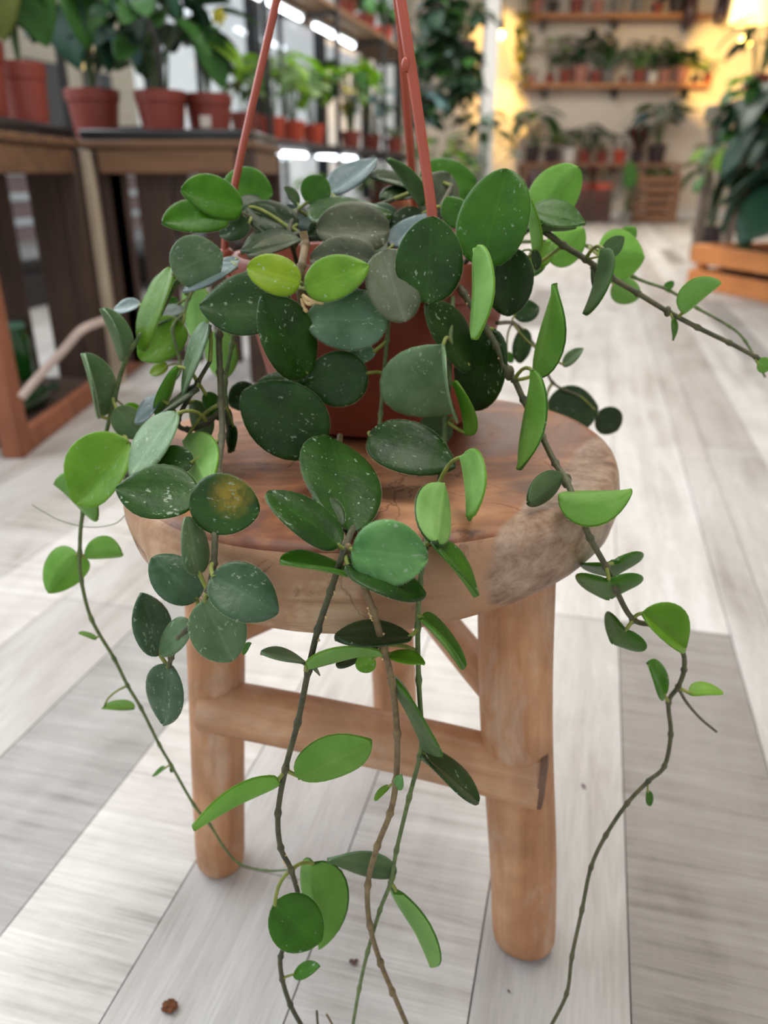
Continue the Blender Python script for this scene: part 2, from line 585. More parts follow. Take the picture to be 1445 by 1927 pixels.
t_.l(lw.outputs[0], ms.inputs[0]); t_.l(tp.outputs[0], ms.inputs[1]); t_.l(gl.outputs[0], ms.inputs[2]); t_.l(ms.outputs[0], t_.out.inputs[0])
M_glass = t_.mat
k = 0
v = -1.3
while v < 11.0:
    k += 1
    w_ = 1.4
    fr = MB()
    for a, b in (((wu - .04, v, .13), (wu + .04, v + .05, 2.75)), ((wu - .04, v + w_ - .05, .13), (wu + .04, v + w_, 2.75)),
                 ((wu - .04, v, .13), (wu + .04, v + w_, .18)), ((wu - .04, v, 2.7), (wu + .04, v + w_, 2.75)), ((wu - .03, v, 2.05), (wu + .03, v + w_, 2.09))):
        fr.bbox(a, b, .005)
    wf = struct(fr.build('window_%d' % k, M_black, rz=-YAW))
    MB().box((wu - .004, v + .05, .18), (wu + .004, v + w_ - .05, 2.05)).build('pane', M_glass, wf, smooth=False)
    MB().box((wu - .004, v + .05, 2.09), (wu + .004, v + w_ - .05, 2.7)).build('pane', M_glass, wf, smooth=False)
    v += w_
# pavement and the banded front across the street, seen through the glass
M_pave = plain('pavement', (176, 176, 178), .9, .1, 4)
struct(MB().box((wu - 7.0, -6, -.14), (wu - .11, 18, -.1)).build('ground', M_pave, rz=-YAW, smooth=False))
M_brick = plain('pink_render', (150, 122, 126), .9, .12, 6)
M_band = plain('white_band', (222, 226, 230), .8, .05)
h2 = thing('street_house', 'pale beige house front seen through the far shop windows', 'building', tuple(from_uv(wu - 7.0, 11.0, -.1)), -YAW)
MB().box((-.4, -3.6, 0), (0, 5.0, 5.2)).build('wall', plain('beige_render', (206, 186, 160), .9, .06, 4), h2, smooth=False)
for q in range(5):
    MB().bbox((-.02, -3.2 + q * 1.6, 1.0), (.04, -2.3 + q * 1.6, 2.4), .01).build('window', M_black, h2)
hs_ = thing('banded_garden_wall', 'low pinkish wall with white bands outside the window, seen between the dark slats', 'wall', tuple(from_uv(wu - 2.4, 5.5, -.1)), -YAW)
MB().box((-.2, -4.5, 0), (0, 4.5, .78)).build('wall_body', M_brick, hs_, smooth=False)
for q in range(4):
    MB().bbox((.001, -4.5, .02 + q * .2), (.03, 4.5, .085 + q * .2), .008).build('band', M_band, hs_)
# pale pillar where the shop front meets the back wall
pc = at(930, 250, 9.6)
struct(MB().bbox((pc.x - .17, 9.45, -.01), (pc.x - .02, 9.75, 3.1), .01).build('trim_2', M_white))

# ------------------------------------------------------------------ the stool
def stool_wood(name, side=False):
    t = NT(name)
    v = t.coord('Object', (1, 1, 1))
    g = t.noise(t.coord('Object', (9, 26, 30) if not side else (8, 8, 60), (0, 0, .5)), 1.0, 7, .62, 1.3)
    b1 = t.noise(v, 9, 6, .62, .8)
    b2 = t.noise(v, 26, 6, .65, .5)
    if side:
        col = t.ramp(g, (.28, lin(156, 118, 86)), (.47, lin(206, 166, 130)), (.70, lin(230, 202, 172)))
        col = t.mix(t.ramp(b1, (.44, .8), (.52, 0.0)), col, lin(168, 122, 88))
    else:
        col = t.ramp(g, (.30, lin(92, 52, 26)), (.5, lin(156, 98, 56)), (.72, lin(192, 138, 94)))
        col = t.mix(t.ramp(b1, (.40, .9), (.54, 0.0)), col, lin(96, 50, 30))
        col = t.mix(t.ramp(t.noise(v, 6, 3, .5, .3), (.54, 0.0), (.68, .55)), col, lin(186, 142, 112))
    col = t.mix(t.ramp(b2, (.33, .9), (.41, 0.0)), col, lin(70, 40, 24))
    w = t.n('TexVoronoi', feature='DISTANCE_TO_EDGE')
    w.inputs['Scale'].default_value = 17
    wv = t.n('Mix', data_type='VECTOR'); wv.inputs[0].default_value = .14
    nn = t.n('TexNoise'); nn.inputs['Scale'].default_value = 12; nn.inputs['Detail'].default_value = 5
    t.l(v, nn.inputs['Vector']); t.l(v, wv.inputs[4]); t.l(nn.outputs['Color'], wv.inputs[5]); t.l(wv.outputs[1], w.inputs['Vector'])
    cr = t.math('MULTIPLY', t.ramp(w.outputs['Distance'], (.0, 1.0), (.018, 0.0)), t.ramp(b1, (.45, 0.0), (.56, .7)))
    col = t.mix(cr, col, lin(82, 48, 30))
    # a greyer, rougher flake of old sapwood on one side of the seat
    sxyz = t.n('SeparateXYZ'); t.l(v, sxyz.inputs[0])
    dd = t.math('ADD', t.math('MULTIPLY', sxyz.outputs['X'], .87), t.math('MULTIPLY', sxyz.outputs['Y'], -.49))
    dd = t.math('ADD', dd, t.math('MULTIPLY', t.noise(v, 14, 3, .5), .02))
    flake = t.ramp(t.math('MULTIPLY', t.math('SUBTRACT', dd, .132), 100.0), (.0, 0.0), (.35, .85))
    fl = t.ramp(t.noise(t.coord('Object', (1, 1, 1.6)), 52, 8, .74, .25), (.32, lin(86, 62, 48)), (.48, lin(150, 122, 100)), (.66, lin(186, 162, 140)))
    col = t.mix(flake, col, fl)
    t.set(col, t.ramp(b1, (.3, .42), (.7, .62)))
    t.bump(t.math('SUBTRACT', t.math('ADD', g, b2), cr), .3, .002)
    return t.mat
M_seat_top = stool_wood('stool_seat_top')
M_seat_side = stool_wood('stool_seat_side', True)
M_stool_leg = wood('stool_leg_wood', (168, 110, 70), (202, 146, 102), (218, 172, 132), 2, 1.6, .55, .5, .4, .5)
M_stool_rung = wood('stool_rung_wood', (172, 120, 82), (206, 154, 112), (220, 180, 146), 2, 1.8, .55, .45, .4, .35)
M_endgrain = plain('stool_end_grain', (112, 84, 68), .8, .3, 60)
SC = Vector((-.008, .489, 0))
SEAT_H = .358
SEAT_R = .158
stool = thing('wooden_stool', 'round teak stool with a thick mottled seat and three stout round legs', 'stool', (SC.x, SC.y, 0))
def seat_wob(r, z, a):
    k = 1 + .012 * math.sin(2 * a + .6) + .010 * math.sin(3 * a + 2.0) + .006 * math.sin(5 * a)
    f = r / SEAT_R
    dz = 0
    if z < -.02: dz = -.006 * max(0, math.sin(a + .9)) * f - .004 * math.sin(3 * a + .5) * f
    elif f > .9: dz = .0015 * math.sin(4 * a)
    return r * k, z + dz
prof = [(0, -.056), (.10, -.056), (.140, -.055), (.151, -.050), (.1575, -.041), (.1605, -.028), (.1605, -.016), (.1590, -.008), (.1570, -.0035), (.1535, -.001), (.148, -.0002), (.12, 0), (.09, -.0004), (.05, 0), (0, 0)]
mb = MB().lathe(prof, 72, 1, (0, 0, 0), seat_wob)
for i, f_ in enumerate(mb.f):
    if sum(mb.v[j].z for j in f_) / len(f_) > -.004: mb.m[i] = 0
mb.build('seat', [M_seat_top, M_seat_side], stool, (0, 0, SEAT_H), ang=60)

leg_specs = []
for (px, py, Yf, tx, ty, r0, r1) in ((411, 1622, .456, 436, 1190, .0205, .0215), (983, 1768, .398, 944, 1165, .0225, .0245), (737, 1395, .612, 738, 1195, .021, .021)):
    foot = at_h(px, py, 0.0)
    cen = Vector((SC.x, SC.y, 0))
    top = cen + (foot - cen) * .80
    top.z = SEAT_H - .052
    leg_specs.append((foot, top, r0, r1))
def limb(p0, p1, r0, r1, seed, n=20, k=14, rnd_end=True):
    """a stripped branch: slightly crooked and lumpy, with rounded foot"""
    q = random.Random(seed)
    d = p1 - p0
    L = d.length
    ph = [q.random() * 6 for _ in range(6)]
    X = d.normalized().orthogonal().normalized(); Y_ = d.normalized().cross(X)
    rows_, mbx = [], MB()
    ts = [0, .006, .02, .05] + [.05 + .95 * i / k for i in range(1, k + 1)]
    for t in ts:
        r = r0 + (r1 - r0) * t
        if rnd_end and t < .05: r *= (.72, .9, .975, 1)[ts.index(t)]
        off = X * (.0022 * math.sin(3.5 * t + ph[0])) + Y_ * (.002 * math.sin(4.5 * t + ph[1]))
        row = []
        for a in range(n):
            an = 2 * PI * a / n
            rr_ = r * (1 + .03 * math.sin(2 * an + ph[2] + t * 2) + .02 * math.sin(3 * an + ph[3] - t * 3) + .018 * math.sin(9 * t + an + ph[4]))
            row.append((X * math.cos(an) + Y_ * math.sin(an)) * rr_ + off + Vector((0, 0, 0)))
        rows_.append([p0 + d * t + w_ for w_ in row])
    for row in rows_:
        mbx.v += row
    for i in range(len(rows_) - 1):
        for a in range(n):
            b = (a + 1) % n
            mbx.face([i * n + a, i * n + b, (i + 1) * n + b, (i + 1) * n + a])
    mbx.face([a for a in range(n)][::-1]); mbx.face([(len(rows_) - 1) * n + a for a in range(n)])
    return mbx
def oriented(name, mbx, mats, parent, p0, p1):
    """re-express a mesh so that its local z runs from p0 to p1 (wood grain follows it)"""
    z = (p1 - p0).normalized()
    q = z.to_track_quat('Z', 'Y')
    inv = q.inverted()
    mbx.v = [inv @ (v_ - p0) for v_ in mbx.v]
    o = link(name, mbx.mesh(name, mats, True, 50), parent)
    o.rotation_mode = 'QUATERNION'; o.rotation_quaternion = q
    o.location = p0 - (parent.location if parent else Vector())
    return o
for i, (foot, top, r0, r1) in enumerate(leg_specs):
    f0 = foot.copy(); f0.z = .0005
    oriented('leg', limb(f0, top, r0, r1, 11 + i), M_stool_leg, stool, f0, top)
def on_leg(i, h):
    foot, top = leg_specs[i][:2]
    return foot.lerp(top, h / top.z)
# rungs: front between the two front legs, the other two to the back leg
for (i, ha, j, hb, ra, rb, over) in ((0, .164, 1, .162, .0195, .021, .024), (0, .222, 2, .215, .0125, .0125, .012), (1, .20, 2, .215, .0135, .013, .010)):
    a, b = on_leg(i, ha), on_leg(j, hb)
    d = (b - a).normalized()
    if i == 0 and j == 1:                      # the front rung sits a little in front of the leg axes
        a, b = a - d * .006 + Vector((0, -.010, 0)), b + d * .012 + Vector((0, -.013, 0))
    ru = oriented('stretcher', limb(a, b, ra, rb, 30 + i + j, 16, 10, False), M_stool_rung, stool, a, b)
    if i == 0 and j == 1:
        z_ = (b - a).length
        mbt = MB().lathe([(0, 0), (.0205, 0), (.0198, .0035), (.012, .0045), (0, .004)], 16, 0, (0, 0, 0))
        mbt.build('rung_end', M_endgrain, ru, (0, 0, z_ - .001))
# ------------------------------------------------------------------ the trailing plant in its hanging pot
M_clay = plain('terracotta_plastic', (146, 68, 48), .45, .10, 14)
M_strap = plain('terracotta_strap', (168, 76, 54), .42, .06, 30)
M_soil = plain('dark_potting_soil', (46, 34, 28), .95, .5, 160, bump=.8)
PC = Vector((-.006, .565, SEAT_H))
hoya = thing('hanging_plant', 'trailing succulent plant with round speckled leaves in a terracotta hanging pot on the stool', 'potted plant', PC)
RIM_H, RIM_R = .115, .100
MB().lathe([(0, .0005), (.064, .0005), (.0715, .003), (.0735, .008), (.0925, .088), (.0925, .090), (.0985, .092), (.1, .096), (.1, .112), (.0985, .115), (.095, .1145), (.0935, .111), (.0925, .095), (.088, .09), (0, .09)], 56, 0).build('pot', M_clay, hoya)
qs = random.Random(3)
MB().lathe([(.0915, .099), (.075, .101), (.05, .103), (.02, .104), (0, .104)][::1], 30, 0, (0, 0, 0), lambda r, z, a: (r, z + qs.uniform(-.002, .002) if r < .085 else z)).build('soil', M_soil, hoya)

apex = at(658, -640, .565) - PC
def rim_pt(deg, h=RIM_H - .012, r=RIM_R + .001):
    a = math.radians(deg)
    return Vector((r * math.cos(a), r * math.sin(a), h))
def strap(pts, w, th, name='hanger_strap'):
    """ribbed flat-oval strap"""
    P = spline(pts, 7)
    mbx = MB()
    n = 10
    for i, p in enumerate(P):
        t = (P[min(i + 1, len(P) - 1)] - P[max(i - 1, 0)]).normalized()
        rad = Vector((p.x, p.y, 0))
        rad = (rad - t * rad.dot(t)).normalized() if rad.length > 1e-4 else t.orthogonal().normalized()
        sd = t.cross(rad)
        for k in range(n):
            a = 2 * PI * k / n
            rr_ = 1.0 - .22 * (k in (2, 3, 7, 8)) * abs(math.sin(a * 2.5))
            mbx.v.append(p + sd * math.cos(a) * w * rr_ + rad * math.sin(a) * th * rr_)
    N = len(P)
    for i in range(N - 1):
        for k in range(n):
            b = (k + 1) % n
            mbx.face([i * n + k, i * n + b, (i + 1) * n + b, (i + 1) * n + k])
    mbx.face(list(range(n))[::-1]); mbx.face([(N - 1) * n + k for k in range(n)])
    return mbx.build(name, M_strap, hoya, ang=50)
L_ = lambda px, py, Y: at(px, py, Y) - PC
st1 = strap([rim_pt(190, .100), L_(424, 452, .552), L_(452, 300, .553), L_(486, 150, .555), L_(520, 0, .557), apex], .0034, .0026)
st2 = strap([rim_pt(-70, .100), L_(815, 430, .468), L_(799, 300, .477), L_(777, 150, .487), L_(754, 0, .498), apex], .0032, .0026)
st3 = strap([rim_pt(72, .100), L_(782, 420, .662), L_(773, 300, .650), L_(761, 150, .635), L_(748, 0, .62), apex], .0032, .0026)
for s_, (px, py, Y) in ((st1, (424, 455, .552)), (st2, (815, 440, .467)), (st3, (782, 425, .662))):
    c = L_(px, py, Y)
    b = MB().ball((c.x, c.y, RIM_H + .000), .0055, 6, 0, (1, 1, .8)).build('clip', M_strap, s_)
MB().ball(tuple(L_(763, 122, .487)), .0024, 6, 0, (1, 1, 1.6)).build('clip', M_strap, st2)
MB().tube([apex + Vector((0, 0, .0)), apex + Vector((0, 0, .02)), apex + Vector((.012, 0, .035)), apex + Vector((.0, 0, .05)), apex + Vector((-.010, 0, .04))], .0025, 8).build('hook', M_strap, hoya)

# leaf materials: (upper, under) for each tone
UP, UN = {}, {}
M_hair = plain('leaf_hair', (190, 206, 160), .7, .05)
UP['dark'] = leafmat('leaf_dark_upper', (22, 54, 6), (44, 84, 15), .42, .5, .10, (60, 120, 20))
UP['deep'] = leafmat('leaf_deep_upper', (24, 48, 10), (44, 70, 24), .44, .2, .08, (50, 100, 20))
UP['mid'] = leafmat('leaf_mid_upper', (46, 92, 8), (70, 122, 18), .42, .12, .22, (110, 170, 30))
UP['young'] = leafmat('leaf_young_upper', (88, 132, 26), (122, 164, 46), .42, .1, .32, (150, 200, 60))
UP['yellow'] = leafmat('leaf_yellow_upper', (110, 140, 18), (142, 165, 30), .45, .02, .3, (170, 200, 30))
UP['grey'] = leafmat('leaf_silver_sheen_upper', (80, 110, 68), (118, 146, 106), .40, .55, .10, (80, 130, 60), .2)  # silvery leaf with part of its sheen put into the colour
UP['greyd'] = leafmat('leaf_silver_sheen_dark_upper', (54, 86, 54), (92, 120, 92), .38, .7, .08, (60, 110, 50), .2)  # darker silvery leaf, mottled sheen coloured in as well
UP['brown'] = leafmat('leaf_dusty_shade_upper', (54, 62, 38), (92, 98, 72), .44, .4, .06, (70, 90, 40), .2)  # dusty grey-brown, with the shade inside the crown put into the colour
UP['dustsheen'] = leafmat('leaf_dusty_sheen_upper', (80, 90, 62), (126, 132, 106), .40, .7, .06, (80, 110, 50), .25)  # dusty grey with a mottled sheen painted into it
UP['skysheen'] = leafmat('leaf_sky_sheen_upper', (88, 106, 106), (120, 136, 136), .28, .3, .08, (90, 130, 80), .4)  # bluish reflection of the sky put into the blade colour
UP['green'] = leafmat('leaf_fresh_upper', (82, 140, 72), (120, 170, 100), .40, .6, .2, (130, 190, 80), .25)
UP['vari'] = leafmat('leaf_variegated_upper', (26, 60, 8), (48, 90, 18), .40, .8, .12, (90, 140, 30), .15, (168, 146, 44))
UN['pale'] = leafmat('leaf_pale_under', (122, 172, 84), (154, 198, 112), .55, 0, .38, (160, 215, 80), .1)
UN['bright'] = leafmat('leaf_bright_under', (120, 174, 70), (152, 202, 96), .5, 0, .42, (150, 215, 60), .1)
UN['dull'] = leafmat('leaf_dull_under', (74, 100, 58), (108, 134, 86), .6, 0, .25, (110, 160, 60), .1)
UNDER = {'dark': 'dull', 'deep': 'dull', 'mid': 'bright', 'young': 'bright', 'yellow': 'bright', 'grey': 'dull', 'greyd': 'dull',
         'brown': 'dull', 'skysheen': 'pale', 'dustsheen': 'dull', 'green': 'pale', 'vari': 'dull'}
def stem_mat(name, c1, c2):
    t = NT(name)
    n_ = t.noise(t.coord('Object'), 160, 4, .6)
    t.set(t.ramp(n_, (.35, lin(*c1)), (.65, lin(*c2))), .6)
    t.b.inputs['Sheen Weight'].default_value = .12
    t.bump(n_, .4, .001)
    return t.mat
M_vine = stem_mat('vine_stem', (58, 60, 34), (92, 88, 56))
M_vine_dk = stem_mat('vine_stem_dark', (50, 52, 28), (80, 78, 46))
M_vine_br = stem_mat('vine_stem_brown', (98, 80, 48), (134, 112, 74))
M_vine_gr = stem_mat('vine_stem_green', (74, 92, 46), (104, 122, 66))
M_petiole = stem_mat('petiole', (108, 122, 42), (140, 146, 60))
M_root = plain('aerial_root', (214, 182, 130), .6, .15, 80)

VINES = {}
VPATH = {}
def vine(key, pts, r0, r1=None, mat=None, nodes=True):
    """pts: (px, py, Y)"""
    P = spline([L_(*p) for p in pts], 8)
    r1 = r1 or r0
    q = random.Random(len(VINES))
    N = len(P)
    rad = []
    for i in range(N):
        r = r0 + (r1 - r0) * i / (N - 1)
        if nodes and i % 8 == 0 and 0 < i < N - 1: r *= 1.45
        rad.append(r)
    mbx = MB().tube(P, rad, 9)
    o = mbx.build('vine', mat or M_vine, hoya, ang=80)
    VINES[key] = o; VPATH[key] = P
    return o
vine('A', [(520, 500, .56), (500, 450, .55), (470, 410, .54), (430, 395, .52)], .0016)
vine('A2', [(560, 500, .53), (552, 468, .525), (545, 430, .535), (560, 395, .55)], .0015)
vine('B', [(660, 500, .56), (668, 450, .55), (690, 400, .56), (740, 375, .57)], .0016)
vine('B2', [(800, 500, .56), (812, 440, .55), (830, 390, .55), (850, 350, .57)], .0016)
vine('C', [(870, 500, .54), (900, 470, .51), (940, 480, .50), (960, 500, .50)], .0018)
vine('D', [(640, 500, .52), (700, 505, .49), (760, 520, .475), (800, 560, .47), (815, 600, .47)], .0018)
vine('E', [(600, 500, .52), (590, 520, .49), (573, 545, .463), (566, 590, .462), (572, 640, .462)], .0018)
vine('cut', [(570, 436, .470), (574, 460, .468), (568, 500, .455), (564, 540, .452), (568, 575, .452)], .0024, .0020, M_vine_br)
vine('L', [(430, 500, .54), (395, 505, .515), (340, 525, .495), (300, 590, .49), (265, 632, .485), (235, 680, .48), (215, 752, .475), (195, 830, .47), (157, 960, .46), (150, 1040, .45), (153, 1092, .445), (172, 1165, .44), (215, 1240, .43), (240, 1290, .425), (265, 1332, .42), (300, 1402, .415), (322, 1440, .41), (365, 1515, .40), (395, 1552, .395), (420, 1592, .39), (450, 1625, .385), (500, 1638, .38), (546, 1637, .375)], .0017, .0007, M_vine_gr)
vine('L2', [(470, 510, .51), (440, 540, .475), (420, 580, .462), (412, 630, .455), (414, 700, .445), (416, 760, .435), (418, 820, .415), (410, 892, .378), (405, 1000, .338), (402, 1060, .328), (392, 1112, .328), (372, 1160, .332), (338, 1200, .338), (322, 1238, .342), (318, 1256, .342)], .0021, .0013, M_vine)
vine('L3', [(440, 600, .465), (436, 650, .46), (424, 720, .452), (430, 790, .445), (440, 850, .44)], .0014, .001, M_vine_gr)
vine('L4', [(418, 770, .437), (390, 795, .44), (352, 808, .445), (335, 790, .445), (372, 720, .445), (395, 680, .445)], .0018, .0012, M_vine_dk)
vine('L5', [(380, 520, .54), (355, 560, .53), (345, 590, .52), (325, 620, .51), (340, 690, .50), (325, 720, .49)], .0014, .001, M_vine_gr)
vine('F0', [(735, 560, .462), (728, 640, .462), (722, 705, .46), (716, 780, .452), (712, 822, .44)], .0013, .0012, M_vine_gr)
vine('F', [(640, 820, .445), (634, 880, .415), (628, 965, .362), (640, 1000, .342), (655, 1035, .322), (680, 1092, .318), (702, 1150, .314), (722, 1220, .312), (738, 1285, .312), (747, 1380, .312), (745, 1470, .312), (734, 1530, .312), (710, 1592, .312), (692, 1665, .312), (696, 1742, .312), (716, 1812, .312), (738, 1865, .310), (768, 1935, .308)], .0018, .0015, M_vine_br)
vine('G', [(694, 940, .39), (668, 985, .35), (648, 1035, .320), (622, 1112, .318), (598, 1185, .312), (580, 1262, .310), (560, 1360, .310), (537, 1447, .310), (523, 1530, .310), (528, 1595, .310), (548, 1638, .312), (562, 1700, .318), (545, 1760, .318), (528, 1800, .312), (531, 1842, .310), (546, 1890, .308), (570, 1935, .306)], .0016, .0014, M_vine_dk)
vine('H', [(852, 560, .475), (846, 645, .455), (845, 720, .448), (838, 790, .438), (835, 845, .425), (826, 910, .39), (810, 990, .345), (800, 1032, .328), (790, 1100, .322), (786, 1180, .320), (788, 1280, .320), (793, 1370, .320), (790, 1422, .320), (770, 1500, .320), (746, 1600, .320), (735, 1660, .318), (715, 1712, .318), (692, 1790, .316), (676, 1860, .314), (663, 1935, .312)], .0015, .0011, M_vine_gr)
vine('R', [(850, 510, .50), (872, 552, .475), (905, 602, .465), (935, 652, .455), (950, 690, .45), (968, 715, .445), (985, 752, .438), (1020, 822, .42), (1045, 872, .405), (1066, 905, .388), (1090, 962, .366), (1110, 1012, .362), (1140, 1066, .368), (1160, 1112, .37), (1192, 1166, .372), (1240, 1180, .375), (1282, 1222, .38), (1287, 1260, .385), (1276, 1292, .388), (1258, 1322, .388), (1262, 1382, .385), (1250, 1442, .38), (1220, 1470, .375), (1180, 1512, .37), (1140, 1572, .36), (1112, 1632, .352), (1095, 1712, .34), (1076, 1800, .326), (1066, 1870, .318), (1032, 1940, .31)], .0020, .0011, M_vine)
vine('Rb', [(1276, 1294, .39), (1292, 1322, .392), (1318, 1352, .395), (1348, 1377, .398)], .0011, .0008, M_vine, False)
vine('U', [(930, 450, .52), (1005, 430, .50), (1060, 462, .495), (1102, 488, .49), (1150, 522, .488), (1200, 552, .485), (1256, 586, .48), (1312, 616, .475), (1372, 645, .47), (1422, 672, .465), (1450, 690, .462)], .0021, .0012, M_vine)
vine('U2', [(960, 455, .58), (1040, 455, .575), (1110, 465, .57), (1190, 520, .565), (1258, 546, .56), (1312, 580, .555), (1372, 614, .55), (1402, 642, .545), (1440, 710, .54)], .0014, .0008, M_vine_gr)
vine('Q', [(935, 608, .50), (965, 608, .55), (985, 625, .57), (1018, 668, .58), (1040, 720, .59), (1090, 745, .60)], .0014, .001, M_vine)

VIEW = C0 - PC
LEAF_MAX_PET = .05
nleaf = [0]
def leaf(vk, bx, by, tx, ty, W, Yb, Yt, face, tone, bend=.12, fold=.06, pt=.5, asp=.80, under=None, pet=True, roll=None, cup=0.0, wave=.5, label=None, tm=.45, turn=0, wreal=0):
    nleaf[0] += 1
    k = nleaf[0]
    q = random.Random(k * 7 + 1)
    B, T = L_(bx, by, Yb), L_(tx, ty, Yt)
    Ln = (T - B).length
    zc = (Yb + Yt) / 2 * CP + (VIEW.z - (B.z + T.z) / 2) * SP
    w = W / F * zc
    wr = max(w, asp * Ln * q.uniform(.94, 1.04))
    if W > .62 * asp * math.hypot(tx - bx, ty - by): wr = max(w, min(wr, w * 1.18))
    r = math.acos(min(1, w / wr)) if roll is None else roll
    if wreal: wr = wreal / F * zc
    best = None
    for sg in ((1, -1) if roll is None else (1,)):
        R = frame(B, T, VIEW, face, sg * r)
        if best is None or R[2][2] > best[2][2]: best = R
    if turn: best = frame(B, T, VIEW, face, -r) if turn < 0 else frame(B, T, VIEW, face, r)
    mats = (UP[tone], UN[under or UNDER[tone]], M_hair)
    big = max(W, math.hypot(tx - bx, ty - by)) > 60
    me = leaf_mesh('leaf', Ln, wr, mats, 14 if big else 10, 11 if big else 9, bend * q.uniform(.7, 1.2), fold, pt, min(.0012, Ln * .03), cup=cup, wave=wave, seed=k, tm=tm, hair=(Yb < .56 and big))
    # a bent blade is shorter than its chord: bring the tip back to where it was read
    ang = 2 * bend
    o = link('leaf', me, VINES[vk])
    o.matrix_local = Matrix.Translation(B) @ best.to_4x4()
    if label: o['label'] = label
    if pet:
        P = VPATH[vk]
        i = min(range(len(P)), key=lambda j: (P[j] - B).length + (0 if j % 8 == 0 else .004))
        n_ = P[i]
        dist = (n_ - B).length
        if .0015 < dist < LEAF_MAX_PET:
            yax = best.col[1]
            c1 = n_.lerp(B, .5) - yax * dist * .22 + Vector((0, 0, .12 * dist))
            pts = [n_.lerp(c1, t).lerp(c1.lerp(B + yax * .0012, t), t) for t in (0, .2, .4, .6, .8, 1)]
            rp = .0011 if big else .0007
            MB().tube(pts, [rp * 1.25, rp * 1.05, rp, rp, rp, rp * 1.1], 7).build('petiole', M_petiole, VINES[vk], ang=80)
    return o
Lf = leaf
TS = -1
# crown, left
Lf('A', 455, 388, 350, 350, 74, .53, .50, 'u', 'mid')
Lf('A', 418, 350, 511, 362, 78, .57, .56, 'u', 'mid')
Lf('A', 428, 404, 311, 410, 62, .52, .48, 'u', 'mid')
Lf('L', 325, 512, 419, 472, 98, .475, .485, 'u', 'grey', .14, .04, .6)
Lf('L', 447, 500, 338, 536, 26, .49, .475, 'u', 'skysheen')
Lf('L', 450, 488, 385, 518, 22, .50, .49, 'u', 'skysheen')
Lf('A2', 532, 404, 440, 372, 34, .555, .55, 'u', 'deep')
Lf('A2', 466, 388, 540, 440, 52, .545, .53, 'u', 'deep', .2)
Lf('A2', 562, 436, 458, 452, 28, .535, .52, 'u', 'brown')
Lf('A2', 566, 452, 462, 470, 24, .51, .50, 'u', 'brown', pet=False)
Lf('A2', 578, 382, 612, 332, 58, .55, .555, 'u', 'mid', pt=.3)
Lf('A2', 562, 384, 538, 350, 20, .56, .565, 'l', 'brown')
Lf('A2', 592, 426, 530, 390, 40, .57, .56, 'u', 'skysheen')
# crown, middle
Lf('B', 733, 432, 596, 424, 92, .505, .495, 'u', 'brown', pt=.25)
Lf('D', 708, 492, 582, 478, 82, .462, .460, 'u', 'brown', pt=.3)
Lf('B', 620, 364, 707, 294, 46, .585, .60, 'u', 'skysheen', .05)
Lf('B', 578, 404, 738, 362, 46, .53, .53, 'u', 'dark', .34, .0, .6)
Lf('A2', 562, 424, 452, 390, 58, .54, .54, 'u', 'deep')
Lf('A2', 562, 450, 450, 464, 36, .515, .505, 'u', 'deep')
Lf('B2', 796, 402, 734, 434, 50, .54, .53, 'u', 'deep')
Lf('B', 742, 440, 690, 472, 46, .525, .51, 'u', 'greyd')
Lf('B', 640, 420, 580, 440, 50, .55, .54, 'u', 'deep')
Lf('A', 470, 420, 410, 440, 44, .53, .53, 'u', 'deep')
Lf('C', 960, 440, 1000, 400, 46, .54, .54, 'u', 'mid')
Lf('B2', 797, 386, 742, 288, 28, .545, .55, 'l', 'mid', .15, under='dull', asp=.7)
Lf('B2', 790, 338, 903, 338, 78, .61, .62, 'u', 'mid', .15, pt=.3)
Lf('B2', 800, 406, 850, 324, 82, .565, .575, 'u', 'brown', pt=.2)
Lf('B', 792, 354, 700, 322, 26, .61, .60, 'u', 'deep')
Lf('B', 792, 362, 716, 366, 20, .60, .58, 'u', 'deep')
Lf('D', 738, 464, 806, 394, 44, .51, .52, 'u', 'skysheen')
Lf('B', 690, 400, 752, 412, 44, .545, .54, 'u', 'greyd')
Lf('D', 804, 570, 812, 407, 128, .448, .448, 'u', 'dark', .1, .04, .35)
Lf('D', 720, 472, 764, 604, 104, .452, .44, 'u', 'dustsheen', .14, pt=.1)
Lf('C', 908, 502, 950, 311, 134, .465, .475, 'u', 'mid', .1, .03, .1)
Lf('C', 872, 428, 840, 368, 52, .51, .515, 'u', 'mid')
Lf('C', 896, 466, 918, 641, 50, .44, .415, 'l', 'young', .16, .05, .8, under='pale', asp=.72)
Lf('C', 962, 466, 950, 596, 94, .475, .468, 'u', 'deep', pt=.2)
Lf('C', 1008, 476, 1000, 338, 24, .49, .49, 'l', 'young', .2, under='pale', asp=.66)
Lf('C', 1006, 470, 1012, 508, 18, .48, .475, 'u', 'deep')
Lf('D', 884, 692, 814, 566, 64, .462, .452, 'u', 'deep', pt=.3)
Lf('R', 930, 618, 880, 774, 100, .462, .462, 'u', 'deep', pt=.35)
